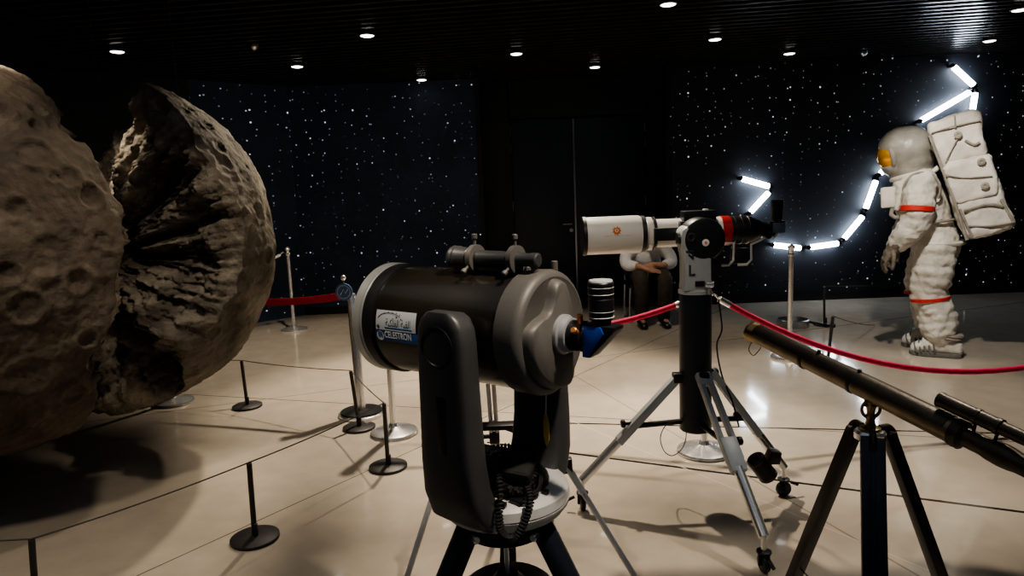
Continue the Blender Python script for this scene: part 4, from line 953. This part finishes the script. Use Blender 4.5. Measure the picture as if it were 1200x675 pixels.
# ================================================================== FIGURES
def limb(b, pts, rads, n=20, sub_=6, rip=0.0, freq=9.0, seed=0.0, flat=None):
    P_ = smooth_pts(pts, sub_); N = len(P_); rr = []
    for i in range(N):
        f = i/(N - 1)*(len(rads) - 1); k = min(int(f), len(rads) - 2); r = rads[k] + (rads[k + 1] - rads[k])*(f - k)
        rr.append(r*(1 + rip*math.sin(f*freq + seed) + rip*.5*math.sin(f*freq*2.3 + seed*2)))
    b.tube(P_, rr, n); b.ell(P_[0], rr[0]*.99, 16); b.ell(P_[-1], rr[-1]*.99, 16); return b
def glove_hand(b, wrist, d, palm_n, s=1.0, curl=.5, thumb_sd=1):
    # palm plus five separate curled fingers; d = direction of the hand, palm_n = way the palm faces
    d = d.normalized(); palm_n = (palm_n - d*palm_n.dot(d)).normalized(); sd = d.cross(palm_n)
    b.loft([[wrist + d*(t_*s) + sd*(math.cos(q)*hw*s) + palm_n*(math.sin(q)*ht*s) for q in np.linspace(0, 2*PI, 14, endpoint=False)] for t_, hw, ht in ((0, .032, .024), (.03, .041, .022), (.07, .045, .02), (.098, .043, .017))])
    for k, (o_, L) in enumerate(((-.033, .072), (-.011, .082), (.011, .077), (.032, .06))):
        p = wrist + d*(.088*s) + sd*(o_*s); dv = d.copy(); pts = [p]
        for j in range(3):
            a = curl*(.5 + .45*j); dv = (d*math.cos(a) + palm_n*math.sin(a)); p = p + dv*(L*s*(.42, .32, .26)[j]); pts.append(p)
        b.tube(smooth_pts(pts, 4), [.0105*s*(1 - .02*i) for i in range(13)], 10); b.ell(pts[-1], .0085*s, 8)
    p = wrist + d*(.03*s) + sd*(thumb_sd*.036*s); pts = [p, p + (d*.6 + sd*thumb_sd*.7 + palm_n*.35)*.035*s, p + (d*1.3 + sd*thumb_sd*.85 + palm_n*.7)*.042*s, p + (d*1.9 + sd*thumb_sd*.75 + palm_n*1.0)*.043*s]
    b.tube(smooth_pts(pts, 4), [.0135*s, .0135*s, .013*s, .013*s, .0125*s, .0125*s, .012*s, .0115*s, .011*s, .011*s, .0105*s, .01*s, .009*s], 10)

YA = 0.0
AC = Vector((3.79, 6.0, 0)); AV = Vector((AC.x, AC.y, 0)).normalized(); AR = Vector((AV.y, -AV.x, 0))
MA = Matrix(((AR.x, AV.x, 0, AC.x), (AR.y, AV.y, 0, AC.y), (0, 0, 1, 0), (0, 0, 0, 1)))
def A_(px, py, dy=0.0):                    # profile drawn in the suit's own plane (x forward-back, y sideways)
    d = ray(px, py); t = AC.dot(AV)/(d.x*AV.x + d.y*AV.y); q = Vector((d.x*t, d.y*t, H + d.z*t))
    return Vector(((q - AC).dot(AR), dy, q.z))
ast = thing('astronaut', AC, 'astronaut figure in a white spacesuit with gold visor, red bands and large backpack', 'astronaut')
# body: one continuous suit
b = MB(MA)
def ellring(b, secs, n=28):                # stacked horizontal ellipses: (px_left, px_right, py, half depth)
    rings = []
    for xl_, xr2, py, hd_ in secs:
        a, c = A_(xl_, py), A_(xr2, py); m_ = (a + c)/2; hw = (c.x - a.x)/2
        rings.append([m_ + Vector((math.cos(q)*hw, math.sin(q)*hd_, 0)) for q in np.linspace(0, 2*PI, n, endpoint=False)])
    return b.loft(rings)
ellring(b, [(1050, 1082, 200, .13), (1048, 1092, 208, .20), (1046, 1103, 218, .25), (1046, 1110, 232, .27), (1050, 1114, 248, .27), (1056, 1118, 262, .26), (1062, 1124, 274, .255), (1066, 1128, 284, .25), (1068, 1126, 292, .24), (1072, 1122, 302, .22)])
limb(b, [A_(1096, 290, -.12), A_(1094, 312, -.13), A_(1090, 332, -.14), A_(1089, 345, -.14), A_(1096, 358, -.14), A_(1099, 374, -.14), A_(1101, 389, -.14)], [.165, .162, .15, .135, .145, .152, .135], rip=.05, freq=11, seed=1, sub_=8)
limb(b, [A_(1090, 290, .12), A_(1084, 312, .15), A_(1078, 330, .17), A_(1079, 342, .17), A_(1084, 352, .17), A_(1087, 366, .17), A_(1086, 380, .17)], [.15, .148, .135, .12, .13, .13, .115], rip=.05, freq=11, seed=2.4, sub_=8)
limb(b, [A_(1082, 214, -.24), A_(1077, 230, -.31), A_(1077, 246, -.335), A_(1073, 260, -.335), A_(1063, 272, -.32), A_(1054, 282, -.30)], [.115, .122, .12, .112, .104, .082], rip=.055, freq=9, seed=.4, sub_=8)
limb(b, [A_(1076, 216, .24), A_(1070, 232, .31), A_(1069, 248, .335), A_(1064, 262, .335), A_(1057, 274, .32), A_(1052, 284, .30)], [.115, .12, .115, .108, .1, .08], rip=.055, freq=9, seed=1.7, sub_=8)
body = remeshed(b.build('suit_body', M['suit'], ast), .016, 3, ((.12, .04), (.05, .016)))
# gloves with fingers
for dy, p0, p1, hd_ in ((-.30, (1053, 283), (1042, 297), 1), (.30, (1051, 285), (1042, 298), -1)):
    b = MB(MA); w0, w1 = A_(*p0, dy), A_(*p1, dy); d_ = (w1 - w0).normalized()
    limb(b, [w0 - d_*.01, w0 + d_*.04], [.078, .062]); glove_hand(b, w0 + d_*.02, d_, Vector((.6, -.25*hd_*-1, -.4)), 1.55, .75, hd_); b.ell(w0 + d_*.1, (.05, .055, .06), 16)
    remeshed(b.build('glove', M['glove'], ast), .0075, 3)
# cuffs and bands
def band(c, ax, r, w_, name, m, sx=1.0, n=36):
    b = MB(MA); b.lathe(c - Vector(ax).normalized()*w_/2, ax, [(0, r - .008), (.003, r), (w_ - .003, r), (w_, r - .008)], n); return b.build(name, m, ast)
e_ = A_(1076, 243, -.333); band(e_, A_(1077, 230, -.31) - A_(1074, 256, -.335), .133, .045, 'red_sleeve_band', M['band_red'])
e_ = A_(1069, 243, .333); band(e_, A_(1070, 232, .31) - A_(1065, 260, .335), .13, .045, 'red_sleeve_band', M['band_red'])
band(A_(1090, 347, -.14), Vector((-.12, 0, 1)), .156, .03, 'red_knee_band', M['band_red']); band(A_(1079, 344, .17), Vector((-.1, 0, 1)), .14, .03, 'red_knee_band', M['band_red'])
# jacket hem, shoulder seam, arm creases
def oval(pl, pr, py, hd_, r_, name, m, tilt=0):
    a, c = A_(pl, py), A_(pr, py); m_ = (a + c)/2; hw = (c.x - a.x)/2
    return MB(MA).tube([m_ + Vector((math.cos(q)*hw, math.sin(q)*hd_, tilt*math.cos(q))) for q in np.linspace(0, 2*PI, 40, endpoint=False)], r_, 8, True).build(name, m, ast)
oval(1066, 1130, 283.5, .262, .02, 'jacket_hem', M['suit'], .0)
oval(1056, 1121, 259, .275, .012, 'waist_seam', M['suit_seam'], .02)
b = MB(MA); sc0 = A_(1081, 221, -.255)
b.tube([sc0 + Vector((0.135*math.cos(q), -.03 - .03*math.sin(q), .15*math.sin(q) - .01)) for q in np.linspace(-.5, PI + .5, 30)], .011, 8); b.build('shoulder_seam', M['suit_seam'], ast)
# boots
for dy, heel, toe, py in ((-.14, 1127, 1067, 413), (.17, 1096, 1058, 397)):
    hx_ = A_(heel, py).x; tx_ = A_(toe, py).x if dy < 0 else hx_ - .44
    if dy > 0: hx_ = A_(1100, 397).x + .09; tx_ = hx_ - .38
    L = hx_ - tx_; yc = YA + dy
    secs = [(0.0, .055, .02, .13), (.03, .075, .02, .17), (.12, .085, .02, .20), (.22, .087, .02, .195), (.30, .085, .02, .17), (L - .1, .088, .02, .135), (L - .05, .085, .02, .115), (L - .012, .065, .025, .095), (L, .03, .035, .07)]
    rings = []
    for t_, hw, z0, z1 in secs:
        rg = []
        for q in np.linspace(0, 2*PI, 22, endpoint=False):
            cy, sz = math.cos(q), math.sin(q)
            rg.append(Vector((hx_ - t_, yc + hw*math.copysign(abs(cy)**.7, cy), z0 + (z1 - z0)*(.5 + .5*math.copysign(abs(sz)**.8, sz)))))
        rings.append(rg)
    bt = MB(MA).loft(rings).build('boot', M['suit'], ast, ang=70)
    pl = [(x, yy) for x, yy in [(.005, -.06), (.04, -.083), (.2, -.092), (L - .1, -.098), (L - .02, -.07), (L + .008, -.02), (L + .008, .02), (L - .02, .07), (L - .1, .098), (.2, .092), (.04, .083), (.005, .06)]]
    k = MB(MA).prism(pl, (hx_, yc, .0205), (-1, 0, 0), (0, 1, 0), .036, .008); sub(k.build('sole', M['boot_dark'], bt), bt)
    for j in range(5):
        x_ = hx_ - L + .035 + j*.034; b = MB(MA); zt = .085 + j*.013
        b.tube(smooth_pts([(x_ + .02, yc - .094, .035), (x_ + .008, yc - .085, zt*.75), (x_ - .002, yc - .05, zt + .012), (x_ - .006, yc, zt + .022), (x_ - .002, yc + .05, zt + .012), (x_ + .02, yc + .094, .04)], 5), .0085, 8)
        sub(b.build('toe_rib', M['boot_dark'], bt), bt)
    b = MB(MA); b.lathe((hx_ - .115, yc, .165), (0.1, 0, 1), [(0, .11), (.01, .118), (.02, .112), (.032, .12), (.045, .112), (.05, .1)], 30); sub(b.build('ankle_cuff', M['suit_seam'], bt), bt)
# helmet with hood and visor
hc_ = A_(1064, 176)
b = MB(MA); b.ell(hc_, (.205, .21, .215), 32); b.ell(hc_ + Vector((.03, 0, -.1)), (.175, .19, .15), 28); b.ell(hc_ + Vector((-.05, 0, .03)), (.185, .2, .18), 28)
b.ell(hc_ + Vector((-.09, 0, -.13)), (.12, .15, .10), 24)
b.lathe(A_(1068, 208), (-.05, 0, 1), [(0, .165), (.05, .175), (.12, .17)], 32)
hl = remeshed(b.build('helmet', M['helmet'], ast), .012, 3, ((.12, .012),))
fdir = Vector((-1, -.25, -.25)).normalized()
vi = sub(MB(MA).ell(hc_ + fdir*.125 + Vector((0, 0, -.015)), (.128, .15, .13), 32).build('visor', M['visor'], hl), hl)
e1v = fdir.cross(Vector((0, 0, 1))).normalized(); e2v = e1v.cross(fdir)
fr = MB(MA); cv = hc_ + fdir*.15 + Vector((0, 0, -.01))
fr.tube([cv + e1v*math.cos(q)*.145 + e2v*math.sin(q)*.13 for q in np.linspace(0, 2*PI, 44, endpoint=False)], .021, 10, True)
sub(fr.build('visor_rim', M['helmet'], hl), hl)
b = MB(MA); b.tube([A_(1068, 205) + Vector((math.cos(q)*.15, math.sin(q)*.17, -.04*math.cos(q)*-1)) for q in np.linspace(0, 2*PI, 36, endpoint=False)], .022, 10, True); b.build('neck_ring', M['suit'], ast)
# chest control box
c_4 = A_(1043, 231)
cb = MB(MA).box(c_4, (.135, .26, .185), .02, rot=(0, -.06, 0), seg=3).build('chest_box', M['suit_pack'], ast)
b = MB(MA); b.cyl(c_4 + Vector((.07, -.06, -.02)), A_(1056, 236), .035, n=14); b.cyl(c_4 + Vector((.07, .06, -.02)), A_(1056, 236, .06), .035, n=14); sub(b.build('box_bracket', M['suit_seam'], cb), cb)
b = MB(MA); b.tube(smooth_pts([c_4 + Vector((.03, -.1, -.1)), A_(1046, 251, -.14), A_(1055, 254, -.2), A_(1062, 246, -.22)]), .018, 10); b.build('air_hose', M['suit_seam'], ast)
# backpack: upper and lower unit, both soft covered
def pack(poly, hd_, bev, vox):
    pts = [A_(*p) for p in poly]; o_ = pts[0]
    return MB(MA).prism([((p - o_).x, (p - o_).z) for p in pts], o_, (1, 0, 0), (0, 0, 1), hd_*2, bev)
lw = remeshed(pack([(1103, 190), (1160, 180), (1165, 200), (1176, 232), (1188, 262), (1150, 276), (1132, 280), (1118, 250)], .31, .045, .02).build('backpack', M['suit_pack'], ast), .018, 2, ((.13, .05), (.05, .012)))
up = remeshed(pack([(1086, 148), (1140, 129), (1149, 134), (1150, 150), (1156, 180), (1152, 184), (1103, 197), (1096, 180)], .29, .04, .02).build('oxygen_unit', M['suit_pack'], ast), .018, 2, ((.13, .04),))
md_ = remeshed(pack([(1104, 196), (1158, 182), (1166, 205), (1168, 222), (1166, 228), (1120, 238)], .325, .02, .02).build('pack_flap', M['suit_pack'], lw), .015, 2, ((.1, .02),)); sub(md_, lw)
for px, py, par, dpt in ((1122, 160, up, -.31), (1148, 190, lw, -.34), (1152, 217, lw, -.34)):
    q = A_(px, py, dpt); k = MB(MA).lathe(q, (0, -1, 0), [(0, .028), (.006, .03), (.012, .02), (.012, .012), (.006, .008)], 20); sub(k.build('pack_stud', M['suit_seam'], par), par)
def seam(pts, dpt, par, r_=.006): sub(MB(MA).tube(smooth_pts([A_(x, y, dpt) for x, y in pts], 6), r_, 6).build('pack_seam', M['suit_seam'], par), par)
seam([(1092, 158), (1118, 150), (1147, 144)], -.302, up); seam([(1118, 130 + 8), (1119, 152)], -.302, up); seam([(1108, 190), (1122, 163)], -.302, up)
seam([(1130, 166), (1140, 171), (1146, 168)], -.302, up, .01)
seam([(1108, 205), (1130, 208), (1160, 206)], -.336, lw, .005); seam([(1128, 245), (1155, 238), (1172, 240)], -.322, lw, .012); seam([(1132, 262), (1158, 262), (1182, 258)], -.322, lw, .008); seam([(1124, 243), (1138, 275)], -.322, lw, .01); seam([(1170, 232), (1184, 258)], -.322, lw, .01)
seam([(1090, 160), (1104, 197), (1120, 240), (1132, 278)], -.30, lw, .014)
for dy in (-.2, .2):
    MB(MA).tube(smooth_pts([A_(1100, 196, dy), A_(1088, 205, dy), A_(1070, 212, dy), A_(1056, 228, dy*.9), A_(1052, 245, dy*.8)], 6), .02, 10).build('shoulder_strap', M['suit'], ast)

# seated person behind the refractor
pf = Vector((1.585, 7.75, 0))
def Q(x, y, z): return pf + Vector((x, y, z))
chair = thing('chair', Q(0, .22, 0), 'black chair with pale metal legs under the seated person', 'chair')
MB().box(Q(0, .25, .44), (.46, .44, .05), .015).build('seat', M['black'], chair)
MB().box(Q(0, .49, .70), (.46, .04, .36), .012, rot=(-.12, 0, 0)).build('backrest', M['black'], chair)
for sx in (-1, 1):
    for yy in (.06, .45): MB().cyl(Q(sx*.235, yy, 0), Q(sx*.215, yy + (.0 if yy < .2 else -.02), .44), .012, n=10).build('leg', M['steel'], chair)
    MB().cyl(Q(sx*.21, .47, .42), Q(sx*.21, .49, .6), .012, n=10).build('back_upright', M['steel'], chair)
per = thing('person', Q(0, .1, 0), 'person seated in the dark in white shirt and dark trousers, forearms crossed in the lap', 'person')
b = MB()
b.ell(Q(0, .0, 1.06), (.078, .095, .115), 24, rot=(.5, 0, 0)); b.ell(Q(0, -.075, 1.02), (.058, .06, .06), 18); b.cyl(Q(0, .12, .90), Q(0, .03, 1.02), .055, n=16)
b.ell(Q(0, -.125, 1.03), (.016, .022, .026), 12)
for sx in (-1, 1): b.ell(Q(sx*.079, .01, 1.05), (.012, .02, .032), 10)
limb(b, [Q(0, .32, .53), Q(0, .27, .7), Q(0, .18, .84), Q(0, .13, .9)], [.15, .155, .13, .07])
for sx in (-1, 1):
    limb(b, [Q(sx*.17, .17, .88), Q(sx*.245, .12, .78), Q(sx*.25, .06, .69)], [.058, .05, .045]); limb(b, [Q(sx*.25, .06, .69), Q(sx*.14, -.06, .68), Q(sx*.03, -.1 + .035*sx, .67 + .03*sx)], [.045, .038, .028])
    glove_hand(b, Q(sx*.03, -.1 + .035*sx, .67 + .03*sx), Vector((-sx*.9, -.1, -.12)), Vector((0, .5, -.8)), .9, .4, 1)
    limb(b, [Q(sx*.09, .3, .52), Q(sx*.13, -.12, .54), Q(sx*.12, -.15, .3), Q(sx*.12, -.12, .1)], [.07, .058, .05, .038]); b.ell(Q(sx*.13, -.19, .06), (.04, .1, .035), 14)
pbody = remeshed(b.build('body', M['skin'], per), .011, 3)
b = MB()
limb(b, [Q(0, .33, .55), Q(0, .28, .68), Q(0, .2, .8), Q(0, .14, .88)], [.18, .185, .17, .09]); limb(b, [Q(-.15, .18, .87), Q(0, .19, .88), Q(.15, .18, .87)], [.085, .1, .085])
for sx in (-1, 1): limb(b, [Q(sx*.15, .17, .88), Q(sx*.248, .12, .78), Q(sx*.256, .06, .69), Q(sx*.18, -.02, .685)], [.085, .075, .066, .056])
remeshed(b.build('shirt', M['shirt'], per), .013, 3, ((.08, .012),))
b = MB()
for sx in (-1, 1): limb(b, [Q(sx*.08, .32, .54), Q(sx*.12, .1, .565), Q(sx*.135, -.13, .545), Q(sx*.13, -.17, .40), Q(sx*.125, -.15, .22), Q(sx*.125, -.14, .10)], [.115, .1, .085, .085, .078, .072])
b.ell(Q(0, .32, .55), (.19, .15, .1), 20)
remeshed(b.build('trousers', M['trousers'], per), .013, 3, ((.08, .015),))
for sx in (-1, 1):
    b = MB(); b.loft([[Q(sx*.13 + hw*math.cos(q), yy, max(.0, hz*(.5 + .55*math.sin(q)))) for q in np.linspace(0, 2*PI, 18, endpoint=False)] for yy, hw, hz in ((-.06, .035, .09), (-.1, .045, .105), (-.18, .047, .095), (-.27, .05, .07), (-.32, .04, .055), (-.335, .02, .04))]); b.build('shoe', M['shoe'], per)
b = MB(); b.ell(Q(0, .02, 1.10), (.088, .1, .085), 22); b.ell(Q(0, .065, 1.06), (.084, .085, .085), 20); remeshed(b.build('hair', M['hair'], per), .012, 2)
for sx in (-1, 1): MB().ell(Q(sx*.03, -.098, 1.055), (.011, .01, .006), 10).build('eye', M['glass'], per)
MB().ell(Q(0, -.125, .995), (.025, .012, .006), 12).build('mouth', M['band_red'], per)

# ================================================================== LIGHTS
def spot(name, loc, target, power, size, col=(1, .9, .76), blend=.5, rad=.05):
    l = bpy.data.lights.new(name, 'SPOT'); l.energy = power; l.spot_size = math.radians(size); l.spot_blend = blend; l.color = col; l.shadow_soft_size = rad
    o = bpy.data.objects.new(name, l); C.objects.link(o); o.location = loc
    o.rotation_euler = (Vector(target) - Vector(loc)).to_track_quat('-Z', 'Y').to_euler(); return o
ZL = CEIL - .06
W = (1, .87, .70)
spot('spot_moon_rim', (-1.0, 5.5, ZL), (-1.7, 4.3, 1.7), 230, 44, W)
spot('spot_moon_near', (-2.3, 2.3, ZL), (-2.85, 3.5, 1.75), 170, 60, (1, .86, .7), 1.0, .25)
spot('spot_rock', (-2.85, 3.0, ZL), (-2.3, 3.95, 1.82), 330, 30, W)
spot('spot_rock_low', (-1.1, 2.4, ZL), (-2.2, 4.0, 1.0), 6, 30, W)
spot('spot_floor_center', (-.5, 5.7, ZL), (-.4, 5.4, 0), 440, 78, W)
spot('spot_floor_left', (-1.2, 2.8, ZL), (-1.4, 3.2, 0), 62, 75, W)
spot('spot_refractor', (.35, 4.6, ZL), (.75, 3.75, .2), 300, 64, W)
spot('spot_right', (2.4, 4.7, ZL), (2.4, 4.6, 0), 230, 72, (1, .92, .8))
spot('spot_brass', (2.2, 2.9, ZL), (1.3, 2.2, .9), 110, 40, (1, .92, .8))
spot('spot_astronaut', (2.5, 4.4, ZL), (3.75, 6.0, 1.0), 230, 42, (1, .94, .84))
spot('spot_back_left', (-1.9, 6.9, ZL), (-1.9, 7.0, 0), 240, 85, W)
spot('spot_back_mid', (.9, 6.6, ZL), (.9, 6.5, 0), 110, 85, W)
spot('spot_sct_top', (.75, 1.1, ZL), (.05, 1.72, 1.2), 190, 26, W)
spot('spot_tube', (.2, 1.9, ZL), (.65, 3.4, 1.35), 55, 30, W)
spot('spot_sct_front', (-1.1, 1.5, ZL), (-.33, 1.98, 1.3), 85, 26, W)
spot('spot_floor_under_moon', (-1.9, 1.3, ZL), (-2.5, 3.0, 0), 110, 50, W, .7, .12)
l = bpy.data.lights.new('added_fill_light', 'AREA'); l.energy = 14; l.size = 5; l.color = (.75, .85, 1.0)  # unseen soft fill added near the ceiling to lift the dark walls
o = bpy.data.objects.new('added_fill_light', l); C.objects.link(o); o.location = (0, .2, 2.95)
wd = bpy.data.worlds.new('dim_room'); scn.world = wd; wd.use_nodes = True
wd.node_tree.nodes['Background'].inputs['Color'].default_value = (.5, .6, .8, 1); wd.node_tree.nodes['Background'].inputs['Strength'].default_value = .035
scn.cycles.use_denoising = True
scn.cycles.max_bounces = 6
scn.view_settings.view_transform = 'AgX'; scn.view_settings.look = 'AgX - Medium High Contrast'; scn.view_settings.exposure = 0.2
